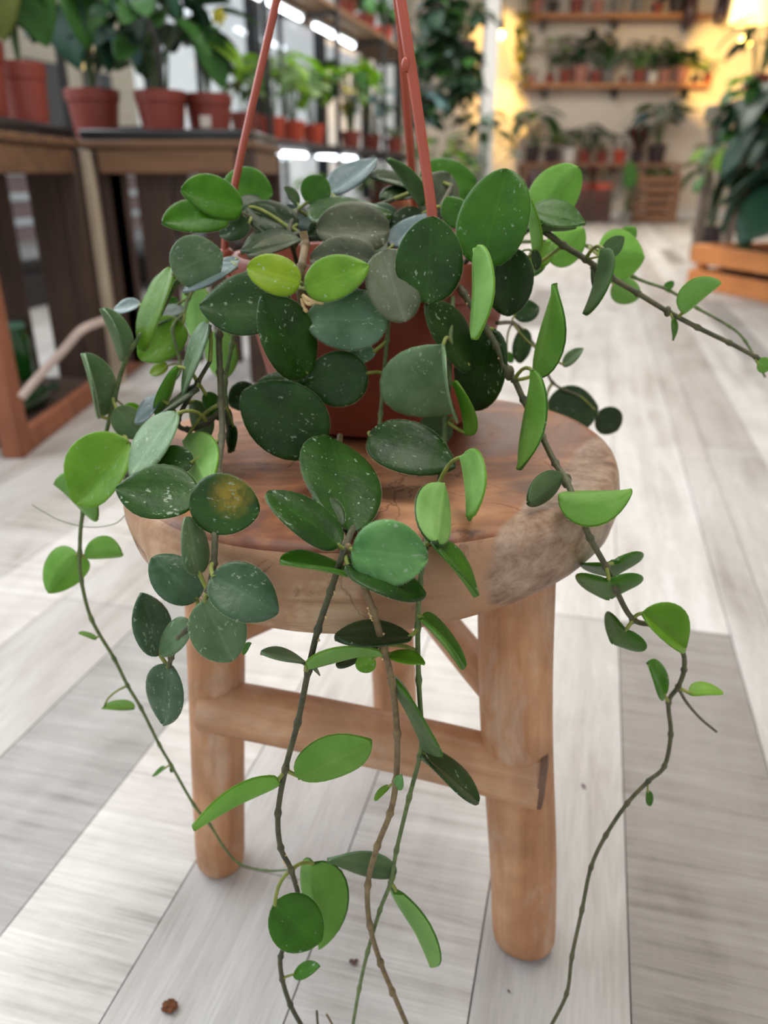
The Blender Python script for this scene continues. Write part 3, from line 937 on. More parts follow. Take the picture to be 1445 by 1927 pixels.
# pot front
Lf('E', 548, 574, 371, 568, 114, .446, .445, 'u', 'dark', .1, .03, .7)
Lf('cut', 565, 532, 467, 498, 74, .44, .432, 'u', 'yellow', .12, .03, .25)
Lf('cut', 575, 545, 693, 495, 80, .44, .44, 'u', 'young', .12, .03, .65)
Lf('E', 578, 706, 504, 553, 108, .442, .428, 'u', 'dark', .08, .03, .7)
Lf('E', 728, 604, 574, 594, 114, .45, .446, 'u', 'greyd', .12, .03, .25)
Lf('H', 833, 648, 824, 790, 100, .434, .43, 'u', 'grey', .32, .46, .35, turn=1, roll=.72, wreal=180)
Lf('F', 612, 834, 455, 740, 142, .432, .425, 'u', 'dark', .08, .02, .45)
Lf('F', 624, 826, 666, 978, 134, .42, .338, 'u', 'dark', .12, .03, .2)
Lf('F0', 694, 820, 857, 868, 100, .415, .392, 'u', 'dark', .12, .03, .7)
Lf('F0', 692, 702, 576, 726, 104, .452, .448, 'u', 'dark', .1, .05, .3)
Lf('E', 588, 738, 482, 716, 60, .458, .455, 'u', 'dark')
Lf('F0', 706, 662, 642, 674, 34, .458, .456, 'u', 'greyd')
Lf('L2', 482, 732, 430, 762, 56, .50, .495, 'u', 'deep')
Lf('G', 638, 1028, 508, 916, 78, .318, .33, 'u', 'dark', .1, .05, .75)
Lf('G', 598, 928, 642, 986, 44, .362, .338, 'u', 'deep', pet=False)
Lf('F', 662, 1034, 805, 1050, 128, .318, .312, 'u', 'green', .1, .05, .5, wave=1.2)
Lf('F', 650, 1062, 805, 1114, 76, .315, .312, 'u', 'dark', .1, .05, .7)
Lf('G', 657, 1080, 530, 1044, 30, .318, .31, 'u', 'mid', .1, .1, .6)
Lf('H', 811, 1016, 911, 1112, 28, .328, .318, 'u', 'mid', .12, .1, .3)
Lf('H', 774, 1200, 630, 1186, 46, .316, .313, 'u', 'deep', .14, .05, .35)
Lf('G', 576, 1254, 711, 1195, 24, .304, .318, 'l', 'young', .22, .05, .8, under='pale', asp=.55)
Lf('H', 714, 1214, 628, 1246, 34, .328, .326, 'u', 'deep')
Lf('G', 574, 1247, 493, 1220, 20, .312, .308, 'u', 'grey', .12)
Lf('G', 582, 1248, 606, 1268, 13, .312, .314, 'u', 'grey')
Lf('F', 706, 1240, 670, 1256, 38, .310, .306, 'u', 'young', pt=.2)
Lf('F', 730, 1233, 801, 1238, 24, .316, .312, 'u', 'young', .2)
Lf('H', 792, 1161, 885, 1249, 28, .318, .312, 'u', 'mid', .1, .12, .4)
Lf('H', 804, 1413, 752, 1268, 26, .32, .316, 'l', 'mid', .1, .1, .5, under='dull')
Lf('H', 791, 1420, 908, 1502, 46, .320, .312, 'u', 'deep', .1, .1, .3)
Lf('F', 733, 1480, 701, 1503, 15, .312, .310, 'u', 'young')
Lf('F', 748, 1484, 752, 1462, 20, .310, .306, 'u', 'green')
Lf('H', 744, 1646, 619, 1598, 42, .322, .326, 'l', 'grey', .16, .03, .6, under='dull')
Lf('H', 745, 1676, 827, 1807, 24, .318, .312, 'l', 'mid', .12, .05, .85, under='pale')
Lf('G', 525, 1468, 357, 1544, 30, .308, .296, 'l', 'young', .1, .05, .85, under='bright')
Lf('G', 561, 1463, 702, 1382, 84, .308, .306, 'l', 'young', .1, .05, .75, under='bright')
Lf('G', 590, 1623, 612, 1767, 86, .322, .318, 'l', 'mid', .12, .3, .6, under='bright')
Lf('G', 514, 1702, 606, 1778, 100, .302, .298, 'u', 'mid', .1, .05, .4)
Lf('G', 553, 1834, 598, 1816, 27, .308, .304, 'u', 'mid', .1)
# right hand trail
Lf('R', 1008, 708, 1080, 537, 52, .442, .436, 'l', 'mid', .26, .06, .85, under='bright', asp=.62, turn=TS)
Lf('R', 1004, 696, 1001, 887, 40, .424, .408, 'l', 'mid', .14, .08, .9, under='bright', asp=.6)
Lf('Q', 1060, 690, 1094, 651, 22, .52, .52, 'u', 'grey')
Lf('H', 879, 819, 873, 712, 24, .436, .436, 'l', 'young', .14, .12, .4, under='bright')
Lf('H', 850, 800, 782, 822, 62, .462, .462, 'l', 'deep', .1, pt=.2)
Lf('H', 871, 857, 902, 975, 48, .38, .345, 'l', 'young', .1, .15, .3, under='pale')
Lf('H', 832, 911, 808, 1030, 78, .355, .318, 'l', 'dark', .1, .16, .3, under='pale')
Lf('R', 1058, 898, 985, 944, 50, .392, .372, 'l', 'dark', .1, .1, .2, under='dull')
Lf('R', 1050, 936, 1189, 937, 66, .37, .366, 'l', 'young', .12, .25, .7, under='bright', turn=TS)
Lf('R', 1152, 1060, 1160, 1092, 118, .372, .402, 'u', 'mid', .1, -.16, .3, asp=.2)
Lf('R', 1146, 1092, 1148, 1138, 124, .362, .388, 'u', 'mid', .1, -.2, .2, asp=.2)
Lf('R', 1178, 1186, 1148, 1218, 98, .368, .388, 'u', 'mid', .1, -.18, .3, asp=.2)
Lf('R', 1208, 1152, 1296, 1220, 70, .37, .368, 'u', 'young', .1, .4, .7)
Lf('R', 1250, 1309, 1228, 1246, 28, .386, .384, 'u', 'mid', .1, .1, .2)
Lf('R', 1297, 1306, 1361, 1299, 28, .386, .384, 'u', 'young', .1, .2, .6)
Lf('R', 1218, 1488, 1226, 1519, 16, .376, .374, 'u', 'mid', .1, .1, .6)
# upper right trail
Lf('U', 1014, 420, 1084, 313, 92, .515, .52, 'l', 'young', .08, .3, .15, under='bright')
Lf('U', 1000, 396, 1107, 409, 46, .488, .482, 'u', 'mid', .12, .05, .8)
Lf('U', 1008, 432, 1084, 421, 20, .488, .49, 'l', 'mid', .1, under='dull')
Lf('U', 1034, 492, 1096, 430, 70, .555, .56, 'l', 'young', .1, .15, .3, under='bright')
Lf('U', 1003, 506, 1036, 452, 42, .505, .51, 'u', 'young', .1)
Lf('C', 990, 520, 1020, 480, 40, .51, .52, 'u', 'mid', .1)
Lf('U2', 1126, 482, 1210, 484, 100, .545, .55, 'l', 'young', .08, .25, .05, under='bright')
Lf('U2', 1166, 458, 1196, 428, 34, .58, .58, 'l', 'young', .1, under='bright')
Lf('U', 1136, 466, 1122, 597, 28, .468, .462, 'l', 'mid', .2, .12, .7, under='dull')
Lf('U', 1137, 482, 1173, 445, 34, .48, .482, 'l', 'mid', .1, under='dull')
Lf('U', 1127, 560, 1118, 500, 18, .49, .49, 'u', 'deep')
Lf('U2', 1150, 540, 1204, 556, 50, .60, .60, 'l', 'young', .1, pt=.2, under='pale')
Lf('U', 1283, 590, 1353, 527, 46, .475, .47, 'l', 'young', .1, .35, .5, under='pale')
Lf('U', 1266, 598, 1272, 641, 11, .476, .474, 'u', 'mid')
Lf('U', 1424, 686, 1452, 688, 30, .462, .46, 'l', 'young', under='bright')
Lf('U2', 1250, 545, 1268, 529, 16, .56, .56, 'u', 'mid')
Lf('Q', 1028, 772, 1134, 766, 88, .592, .60, 'u', 'deep', .14, pt=.4)
Lf('Q', 1124, 778, 1169, 808, 56, .605, .61, 'u', 'deep')
Lf('Q', 966, 594, 1016, 574, 44, .555, .56, 'u', 'dark')
Lf('Q', 984, 618, 980, 685, 37, .565, .565, 'u', 'dark')
Lf('Q', 952, 664, 966, 682, 16, .55, .55, 'u', 'mid')
# left hand trails
Lf('L', 324, 504, 245, 651, 42, .495, .475, 'u', 'young', .14, .05, .6, asp=.6)
Lf('L5', 330, 520, 262, 590, 40, .53, .53, 'u', 'mid', .1)
Lf('L', 230, 678, 199, 578, 25, .478, .475, 'u', 'grey', .1, .3)
Lf('L', 264, 574, 211, 578, 26, .52, .52, 'u', 'skysheen')
Lf('L5', 346, 610, 258, 672, 78, .515, .505, 'u', 'young', .1, .05, .6)
Lf('L5', 348, 588, 252, 606, 32, .525, .53, 'u', 'deep')
Lf('L5', 316, 688, 280, 702, 24, .51, .51, 'u', 'yellow')
Lf('L', 187, 785, 168, 664, 46, .472, .468, 'u', 'grey', .1, .25, .6)
Lf('L4', 393, 609, 324, 740, 29, .448, .442, 'u', 'grey', .14, .05, .4, asp=.6)
Lf('L4', 302, 750, 250, 794, 29, .448, .445, 'u', 'skysheen', .1)
Lf('L4', 373, 729, 272, 797, 15, .442, .437, 'u', 'brown', .1)
Lf('L4', 334, 688, 292, 782, 22, .452, .45, 'l', 'mid', .1, under='bright')
Lf('L4', 333, 776, 233, 890, 58, .42, .40, 'u', 'grey', .1, .03, .3)
Lf('L', 218, 768, 266, 824, 58, .46, .455, 'l', 'young', .1, pt=.2, under='dull')
Lf('L', 232, 764, 268, 790, 36, .485, .49, 'u', 'young', .1)
Lf('L', 244, 832, 136, 947, 112, .445, .435, 'u', 'young', .08, .22, .55)
Lf('L', 104, 908, 191, 972, 52, .455, .44, 'l', 'young', .12, .2, .4, under='pale')
Lf('L2', 374, 936, 216, 915, 104, .362, .36, 'u', 'dark', .08, .03, .7)
Lf('L2', 364, 872, 278, 862, 58, .405, .405, 'u', 'dark', .1, pt=.3)
Lf('L2', 348, 830, 420, 922, 84, .44, .37, 'l', 'young', .1, .1, .3, under='pale')
Lf('L2', 440, 800, 432, 850, 24, .44, .438, 'u', 'dark')
Lf('L2', 358, 938, 486, 962, 116, .345, .338, 'u', 'vari', .1, .04, .25, label='dark green leaf with a yellow blotch')
Lf('L2', 374, 1080, 356, 972, 54, .332, .338, 'u', 'grey', .08, .05, .5)
Lf('L2', 372, 1128, 288, 1046, 86, .334, .338, 'u', 'greyd', .1, .03, .3)
Lf('L2', 398, 1084, 526, 1150, 108, .318, .312, 'u', 'greyd', .1, .04, .6)
Lf('L2', 300, 1232, 272, 1116, 70, .35, .355, 'u', 'greyd', .1, .03, .65)
Lf('L2', 359, 1172, 293, 1228, 52, .338, .342, 'u', 'grey', .1, .05, .3)
Lf('L2', 384, 1130, 440, 1247, 106, .325, .32, 'u', 'grey', .1, .05, .2)
Lf('L2', 318, 1251, 300, 1369, 73, .343, .345, 'u', 'greyd', .08, .05, .7)
Lf('L2', 456, 1230, 470, 1209, 11, .33, .33, 'u', 'mid', pet=False)
Lf('L', 146, 1044, 92, 1112, 78, .452, .448, 'l', 'young', .1, .45, .3, under='bright')
Lf('L', 159, 1050, 232, 1036, 46, .45, .448, 'l', 'young', .1, .45, .5, under='bright')
Lf('L', 182, 1202, 149, 1188, 11, .44, .438, 'u', 'young')
Lf('L', 193, 1332, 252, 1322, 17, .425, .425, 'u', 'young', .25, .1)
Lf('L', 310, 1446, 285, 1458, 10, .412, .412, 'u', 'mid')
Lf('L', 321, 1440, 326, 1454, 10, .41, .41, 'u', 'mid')
Lf('L5', 362, 532, 376, 642, 54, .58, .575, 'l', 'young', .1, under='pale')
Lf('L3', 408, 622, 424, 714, 62, .555, .55, 'l', 'young', .1, under='pale')
Lf('L5', 300, 600, 330, 560, 40, .56, .56, 'u', 'mid', .1)
Lf('L4', 385, 740, 420, 790, 34, .45, .45, 'u', 'dark', .1)
Lf('L4', 365, 752, 392, 830, 40, .46, .46, 'l', 'young', .1, under='dull')
Lf('L3', 424, 770, 442, 852, 16, .445, .445, 'u', 'deep', .1)

# aerial roots by the cut stem, knobbly specks along the front stems, the broken tips near the floor
for pts in ([(570, 556, .448), (586, 566, .442), (608, 570, .438)], [(572, 560, .448), (580, 572, .443), (596, 568, .44)], [(568, 562, .448), (572, 580, .445), (577, 586, .443)]):
    MB().tube(spline([L_(*p) for p in pts], 5), [.0011] * 6 + [.0012] * 4 + [.0010], 7).build('aerial_root', M_root, VINES['cut'])
q = random.Random(9)
for key, lo, hi, n_ in (('G', 24, 100, 14), ('F', 30, 60, 8), ('R', 8, 40, 7)):
    mbx = MB()
    P = VPATH[key]
    for _ in range(n_):
        i = q.randrange(lo, min(hi, len(P) - 1))
        d = Vector((q.choice((-1, 1)) * .0017, -.0008, q.uniform(-.001, .001)))
        mbx.ball(tuple(P[i] + d), q.uniform(.0005, .0009), 4, 0)
    mbx.build('root_nodule', M_root, VINES[key])
vine('T1', [(596, 1902, .316), (597, 1918, .314), (599, 1940, .312)], .0008, .0008, M_vine_dk, False)
vine('T2', [(614, 1908, .318), (622, 1922, .316), (632, 1940, .314)], .0007, .0007, M_vine_br, False)
vine('T3', [(60, 950, .47), (110, 978, .465), (165, 992, .46), (215, 986, .455), (240, 965, .45)], .0003, .0003, M_vine_gr, False)
# stump and ring of scales where the brown front stem thickens
for (px, py, Y, r) in ((716, 1812, .311, .0034), (738, 1868, .309, .003), (655, 1035, .321, .0034), (722, 1222, .311, .003), (537, 1447, .309, .0026), (548, 1638, .311, .0028), (1066, 905, .399, .0042), (1190, 1166, .397, .003), (1277, 1294, .389, .0028), (958, 702, .447, .0045), (1256, 586, .479, .0032)):
    key = 'F' if (px in (716, 738, 655, 722)) else 'G' if px in (537, 548) else 'U' if px == 1256 else 'R'
    MB().ball(tuple(L_(px, py, Y)), r * .7, 7, 0, (1, 1, 1.5)).build('stem_node', M_vine if key != 'F' else M_vine_br, VINES[key])
# ------------------------------------------------------------------ background: materials and shared pieces
M_tabwood = wood('dark_pallet_wood', (42, 27, 19), (62, 42, 31), (82, 58, 44), 2, .6, .75, .3)
M_railwood = wood('rail_wood', (84, 57, 38), (110, 78, 52), (130, 96, 66), 0, .6, .75, .2)
M_postwood = wood('lit_post_wood', (150, 132, 112), (182, 164, 142), (198, 182, 160), 2, .6, .75, .2)  # light falling on the post is put into its pale colour
M_redwood = wood('red_post_wood', (116, 66, 44), (146, 88, 60), (164, 106, 76), 2, .6, .75, .2)
M_tray = plain('black_tray', (30, 30, 33), .35, .1, 20)
M_pot = plain('brick_red_pot', (130, 54, 42), .5, .12, 12)
M_pot_or = plain('orange_pot', (176, 66, 40), .5, .12, 12)
M_pot_dk = plain('dark_pot', (52, 38, 40), .5, .12, 12)
M_pot_wh = plain('white_pot', (214, 208, 202), .4, .05, 12)
M_pot_pk = plain('dusty_pink_pot', (168, 112, 98), .6, .1, 12)
M_pot_gr = plain('grey_pot', (120, 116, 112), .7, .1, 12)
M_soil2 = plain('potting_mix', (50, 38, 32), .95, .4, 60)
M_label = plain('paper_label', (214, 204, 196), .7, .03)
BL = {}
def bmat(key, c1, c2, rough=.4, trans=.22, tcol=None):
    BL[key] = leafmat('foliage_' + key, c1, c2, rough, 0, trans, tcol or c2, .05)
bmat('dark', (24, 52, 34), (44, 78, 50), .38)
bmat('velvet', (24, 56, 40), (42, 82, 60), .42, .12)
bmat('blue', (62, 98, 100), (98, 134, 134), .4, .12)
bmat('green', (46, 92, 38), (76, 126, 54), .4, .3)
bmat('olive', (86, 100, 44), (120, 128, 60), .45, .3)
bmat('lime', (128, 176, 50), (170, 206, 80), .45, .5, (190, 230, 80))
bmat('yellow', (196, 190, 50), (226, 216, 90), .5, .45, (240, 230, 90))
bmat('pale', (142, 176, 112), (180, 206, 150), .5, .4)
bmat('maroon', (84, 32, 44), (120, 44, 56), .45, .2)
bmat('grey', (110, 128, 118), (146, 160, 148), .5, .2)
bmat('goldlit', (150, 150, 40), (184, 178, 56), .5, .35, (210, 200, 60))  # warm lamp glow put into the leaf colour
M_bstem = plain('plant_stalk', (72, 92, 50), .6, .1, 20)
M_bstem_br = plain('woody_stalk', (84, 66, 48), .8, .1, 20)
SHAPES = {  # width/length, tip, bend, fold, widest at
    'oval': (.62, .5, .25, .12, .45), 'heart': (.82, .85, .25, .10, .28), 'lance': (.34, .8, .35, .12, .38),
    'strap': (.11, .9, .55, .2, .4), 'round': (.95, .1, .15, .08, .5), 'big': (.55, .75, .35, .10, .36), 'sword': (.10, .9, .06, .25, .45)}
_lm = {}
def bleaf(shape, mk):
    k = (shape, mk)
    if k not in _lm:
        a, pt, bend, fold, tm = SHAPES[shape]
        _lm[k] = leaf_mesh('leaf', 1.0, a, (BL[mk],), 7, 5, bend, fold, pt, .012, tm=tm, wave=.8, seed=len(_lm))
    return _lm[k]
def pot_into(root, rt, rb, h, m, rim=True, n=20, soil=True):
    w = rt * .045
    prof = [(0, 0), (rb, 0), (rb + (rt - rb) * .76, h * .76)]
    if rim: prof += [(rt * 1.0, h * .77), (rt * 1.035, h * .98), (rt, h), (rt - w, h), (rt - w * 1.6, h * .86), (0, h * .86)]
    else: prof += [(rt, h), (rt - w, h), (rt - w * 1.6, h * .86), (0, h * .86)]
    MB().lathe(prof, n).build('pot', m, root, ang=35)
    if soil: MB().lathe([(rt - w * 1.7, h * .86), (rt * .5, h * .885), (0, h * .88)][::1], 14).build('soil', M_soil2, root)
def add_leaf(root, base, d, L, shape, mk, roll=0.0, upv=(0, 0, 1)):
    o = link('leaf', bleaf(shape, mk), root)
    y = Vector(d).normalized()
    z = Vector(upv) - y * Vector(upv).dot(y)
    if z.length < 1e-3: z = y.orthogonal()
    z.normalize()
    z = Matrix.Rotation(roll, 3, y) @ z
    x = y.cross(z)
    o.matrix_local = Matrix.Translation(base) @ Matrix((x, y, z)).transposed().to_4x4() @ Matrix.Scale(L, 4)
    return o
def bush(root, z0, n, L, shape, mk, h, spread, seed, droop=.3, r0=.02, stem=True, stalk=None, c=(0, 0), low=.2):
    """n leaves on stalks that rise from (c, z0); h: height the crown reaches, spread: its radius"""
    q = random.Random(seed)
    sm = MB()
    mks = mk if isinstance(mk, (list, tuple)) else [mk]
    for i in range(n):
        a = i * 2.399 + q.uniform(-.4, .4)
        f = (i + .5) / n
        rad = spread * (.25 + .75 * math.sqrt(f)) * q.uniform(.75, 1.1)
        zz = h * (low + (1 - low) * (1 - .65 * f * q.uniform(.5, 1.1)))
        tip = Vector((c[0] + rad * math.cos(a), c[1] + rad * math.sin(a), z0 + zz))
        b0 = Vector((c[0] + r0 * math.cos(a), c[1] + r0 * math.sin(a), z0))
        d = Vector((math.cos(a), math.sin(a), q.uniform(-.9, .5) - droop + .3))
        ll = (L if not hasattr(L, '__len__') else q.uniform(*L)) * q.uniform(.8, 1.15)
        if stem:
            m = b0.lerp(tip, .55) + Vector((-(tip.x - b0.x) * .25, -(tip.y - b0.y) * .25, h * .08))
            sm.tube([b0, b0.lerp(m, .5) , m, tip], max(.0018, ll * .018), 5)
        if root.location.y > YB - 1.0:          # keep clear of the wall
            room_ = YB - .03 - root.location.y
            tip.y = min(tip.y, room_ - .02)
            if tip.y + d.normalized().y * ll + .3 * ll > room_: d.y = -abs(d.y) - .25; tip.y = min(tip.y, room_ - .3 * ll)
        add_leaf(root, tip, d, ll, shape, mks[i % len(mks)], q.uniform(-.5, .5))
    if stem: sm.build('stalks', stalk or M_bstem, root)
def fan(root, z0, n, L, shape, mk, seed, spread=.35, r0=.03, c=(0, 0)):
    q = random.Random(seed)
    mks = mk if isinstance(mk, (list, tuple)) else [mk]
    for i in range(n):
        a = i * 2.399
        t = spread * math.sqrt((i + .5) / n)
        d = Vector((math.cos(a) * t, (-abs(math.sin(a)) * .6 if root.location.y > YB - 1.0 else math.sin(a)) * t, 1))
        add_leaf(root, Vector((c[0] + r0 * math.cos(a) * q.random(), c[1] + r0 * math.sin(a) * q.random(), z0)), d, L * q.uniform(.7, 1.1), shape, mks[i % len(mks)], q.uniform(-.3, .3), (-math.cos(a), -math.sin(a), .3))
def trail(root, start, n, L, shape, mk, length, seed, sway=.12, step=.07, stalk=None):
    """a stem that hangs down with leaves on both sides"""
    q = random.Random(seed)
    p = Vector(start); pts = [p.copy()]
    mks = mk if isinstance(mk, (list, tuple)) else [mk]
    k = max(3, int(length / step))
    for i in range(k):
        p = p + Vector((q.uniform(-sway, sway) * step, q.uniform(-sway, sway) * step, -step))
        pts.append(p.copy())
    MB().tube(spline(pts, 3), max(.0022, L * .03), 5).build('stalk', stalk or M_bstem, root)
    for i in range(n):
        j = 1 + (i * (len(pts) - 1)) // n
        a = i * 2.6 + q.random()
        add_leaf(root, pts[j], (math.cos(a), math.sin(a), q.uniform(-.9, .1)), L * q.uniform(.7, 1.15), shape, mks[i % len(mks)], q.uniform(-.4, .4))
def potted(label, loc, rt, rb, h, pm, cat='potted plant', name='potted_plant', group=None, rim=True):
    r = thing(name, label, cat, loc, 0, group)
    pot_into(r, rt, rb, h, pm, rim)
    return r

# ------------------------------------------------------------------ two crate tables on the left
TAB_H = .60
def crate_table(label, x0, x1, y0, y1, slats_front, slats_back, postm, bottom=True, rz=0.0, gaps=None):
    t = thing('crate_table', label, 'table', (x0, y0, 0), rz)
    w, d = x1 - x0, y1 - y0
    def bar(name, lo, hi, m, axis):
        q = Vector(((lo[0] + hi[0]) / 2, (lo[1] + hi[1]) / 2, (lo[2] + hi[2]) / 2))
        s_ = Vector((hi[0] - lo[0], hi[1] - lo[1], hi[2] - lo[2])) / 2
        return MB().bbox(-s_, s_, .004).build(name, m, t, q)
    pw = .045
    for i, (px, py) in enumerate(((0, 0), (w - .045, 0), (0, d - .045), (w - .045, d - .045))):
        bar('post', (px, py, 0), (px + (pw if i or not slats_front else .030), py + .045, TAB_H - .02), postm[i], 2)
    for y in (0.0, d - .022):
        bar('rail', (.0465, y, TAB_H - .075), (w - .0465, y + .02, TAB_H - .02), M_railwood, 0)
    for x in (0.0, w - .022):
        bar('rail', (x, .0465, TAB_H - .075), (x + .02, d - .0465, TAB_H - .02), M_railwood, 1)
        bar('rail', (x, .0465, .0), (x + .02, d - .0465, .05), M_redwood, 1)
    nb = max(3, round(d / .1))
    for i in range(nb):
        bar('top_board', (-.004, -.004 + i * (d + .008) / nb + .001, TAB_H - .0185), (w + .004, -.004 + (i + 1) * (d + .008) / nb - .001, TAB_H), M_railwood, 0)
    if bottom:
        for i in range(4):
            bar('bottom_board', (.024, .05 + i * (d - .1) / 4 + .002, .03), (w - .024, .05 + (i + 1) * (d - .1) / 4 - .002, .044), M_tabwood, 0)
    for (a, b) in slats_front:
        bar('slat', (a, .021, .055), (b, .034, TAB_H - .025), M_tabwood, 2)
    for (a, b) in slats_back:
        bar('slat', (a, d - .038, .0), (b, d - .024, TAB_H - .025), M_tabwood, 2)
    return t
X1R = -.722
tab1 = crate_table('brown slatted crate table at the left edge, nearest the camera, with an open side', X1R - .62, X1R, 1.46, 2.02, [],
    [(.60 - .105 - .155 * i - .0, .60 - .155 * i - .0) for i in range(4)][:4], [M_redwood, M_redwood, M_tabwood, M_tabwood])
# second table faces the room squarely; its left post is coloured as lit
x2 = at(147, 262, 2.08).x
def sx(px): return at(px, 400, 2.1).x - x2
tab2 = crate_table('dark slatted crate table with a corner post lit pale, behind the first table', x2, x2 + sx(488), 2.06, 2.60,
    [(.033, .105), (sx(196) + .028, sx(243)), (sx(266), sx(328)), (sx(333), sx(362)), (sx(384), sx(440))], [], [M_postwood, M_tabwood, M_tabwood, M_tabwood], False)
def tray(label, cx, cy, w, d, z, m=None):
    t = thing('plant_tray', label, 'tray', (cx, cy, z))
    MB().bbox((-w / 2, -d / 2, 0), (w / 2, d / 2, .005), .002).build('base', m or M_tray, t)
    for lo, hi in (((-w / 2, -d / 2, .005), (w / 2, -d / 2 + .012, .024)), ((-w / 2, d / 2 - .012, .005), (w / 2, d / 2, .024)), ((-w / 2, -d / 2 + .012, .005), (-w / 2 + .012, d / 2 - .012, .024)), ((w / 2 - .012, -d / 2 + .012, .005), (w / 2, d / 2 - .012, .024))):
        MB().bbox(lo, hi, .004).build('rim', m or M_tray, t)
    return t
TZ = TAB_H + .0005
tray('black plastic tray under the two pots at the left edge', X1R - .312, 1.74, .62, .54, TZ)
tray('long black plastic tray on the dark crate table with the post lit pale', x2 + sx(488) / 2, 2.33, sx(488) - .01, .52, TZ)
PZ = TZ + .0055
def onpix(px, Y, z): 
    p = at(px, 240, Y); return Vector((p.x, Y, z))
# pots on the first table
r = potted('terracotta pot cut by the left edge of the photo', onpix(-28, 1.72, PZ), .058, .045, .155, M_pot)
bush(r, .13, 7, (.13, .2), 'lance', ['dark', 'green'], .22, .09, 21)
r = potted('terracotta pot with long drooping green leaves, second from the left edge', onpix(56, 1.88, PZ), .050, .041, .135, M_pot)
z0 = .11
for (dx, dy, dz, d, L, mk, roll) in ((-.01, .0, .30, (.45, -.3, -1), .26, 'green', .6), (.0, .02, .28, (.2, .4, -.7), .22, 'dark', .2), (-.03, 0, .26, (-.7, -.3, -.4), .22, 'dark', -.3), (.0, -.02, .24, (.1, -.6, -.8), .2, 'olive', 0), (-.02, .02, .33, (-.5, .3, .3), .2, 'dark', 0), (.02, .01, .30, (.75, .2, -.35), .24, 'green', .4)):
    b = Vector((dx, dy, z0 + dz))
    add_leaf(r, b, d, L, 'big', mk, roll)
    MB().tube([(0, 0, z0), (dx * .5, dy * .5, z0 + dz * .6), b], .003, 5).build('stalk', M_bstem, r)
# pots on the second table
r = potted('terracotta pot with dark velvety heart-shaped leaves, leftmost on the long tray', onpix(182, 2.22, PZ), .066, .051, .115, M_pot)
for (dx, dy, dz, d, L, mk, roll) in ((-.01, -.05, .20, (-.05, -.35, -1), .155, 'velvet', .3), (.03, -.03, .15, (.55, -.4, -.75), .12, 'velvet', -.2), (.05, .0, .22, (.8, -.3, -.5), .14, 'blue', -.2), (-.05, .0, .24, (-.7, -.3, -.6), .15, 'dark', .1), (.0, .03, .30, (.2, .2, .2), .15, 'dark', 0), (-.04, -.02, .32, (-.5, -.2, .1), .16, 'dark', 0), (.07, -.02, .14, (.9, -.5, -.6), .11, 'blue', .2), (-.02, -.04, .29, (-.2, -.6, -.4), .13, 'velvet', 0), (.02, -.03, .27, (.3, -.8, -.3), .13, 'green', 0), (-.08, .03, .36, (-.8, .2, -.2), .18, 'dark', 0), (.06, .05, .35, (.7, .3, .1), .17, 'dark', 0), (-.03, .06, .42, (-.2, .3, .5), .17, 'dark', 0), (.02, -.06, .22, (.25, -.5, -.9), .14, 'green', -.3), (.08, .02, .17, (.9, .1, -.6), .12, 'velvet', 0)):
    b = Vector((dx, dy, .10 + dz))
    add_leaf(r, b, d, L, 'heart', mk, roll)
    MB().tube([(0, 0, .10), (dx * .4, dy * .4, .10 + dz * .7), b], .0025, 5).build('stalk', M_bstem, r)
r = potted('terracotta pot with small dark glossy leaves, middle of the long tray', onpix(308, 2.22, PZ), .064, .050, .112, M_pot)
bush(r, .10, 44, (.07, .11), 'oval', ['dark', 'velvet', 'dark', 'green'], .24, .13, 33, .4, low=.05, stem=False)
bush(r, .10, 8, .09, 'oval', ['dark', 'green'], .22, .1, 34, .3)
r = potted('terracotta pot with a white paper label and one tall leaf, rightmost on the long tray', onpix(396, 2.30, PZ), .062, .049, .112, M_pot)
MB().bbox((-.014, -.0605, .03), (.014, -.058, .058), .0005).build('label', M_label, r)
for (dx, dy, dz, d, L, mk, roll) in ((.0, -.03, .17, (.42, -.35, -.85), .16, 'green', .5), (-.03, 0, .17, (-.6, -.3, -.4), .13, 'dark', 0), (.03, .02, .2, (.9, .2, .1), .12, 'green', 0), (-.02, .02, .22, (-.4, .2, .5), .13, 'dark', 0), (.02, -.02, .13, (.8, -.5, -.3), .12, 'lime', .3)):
    b = Vector((dx, dy, .10 + dz))
    add_leaf(r, b, d, L, 'big', mk, roll)
    MB().tube([(0, 0, .10), (dx * .4, dy * .4, .10 + dz * .7), b], .0025, 5).build('stalk', M_bstem, r)
fl = Vector((.045, 0, .10 + .185))
for k in range(5):
    a = k * 2 * PI / 5
    add_leaf(r, fl, (math.cos(a), -.3, math.sin(a)), .022, 'oval', 'yellow', 0, (0, -1, 0)).name = 'petal'
MB().tube([(0, 0, .10), (.02, 0, .2), fl], .002, 5).build('stalk', M_bstem, r)
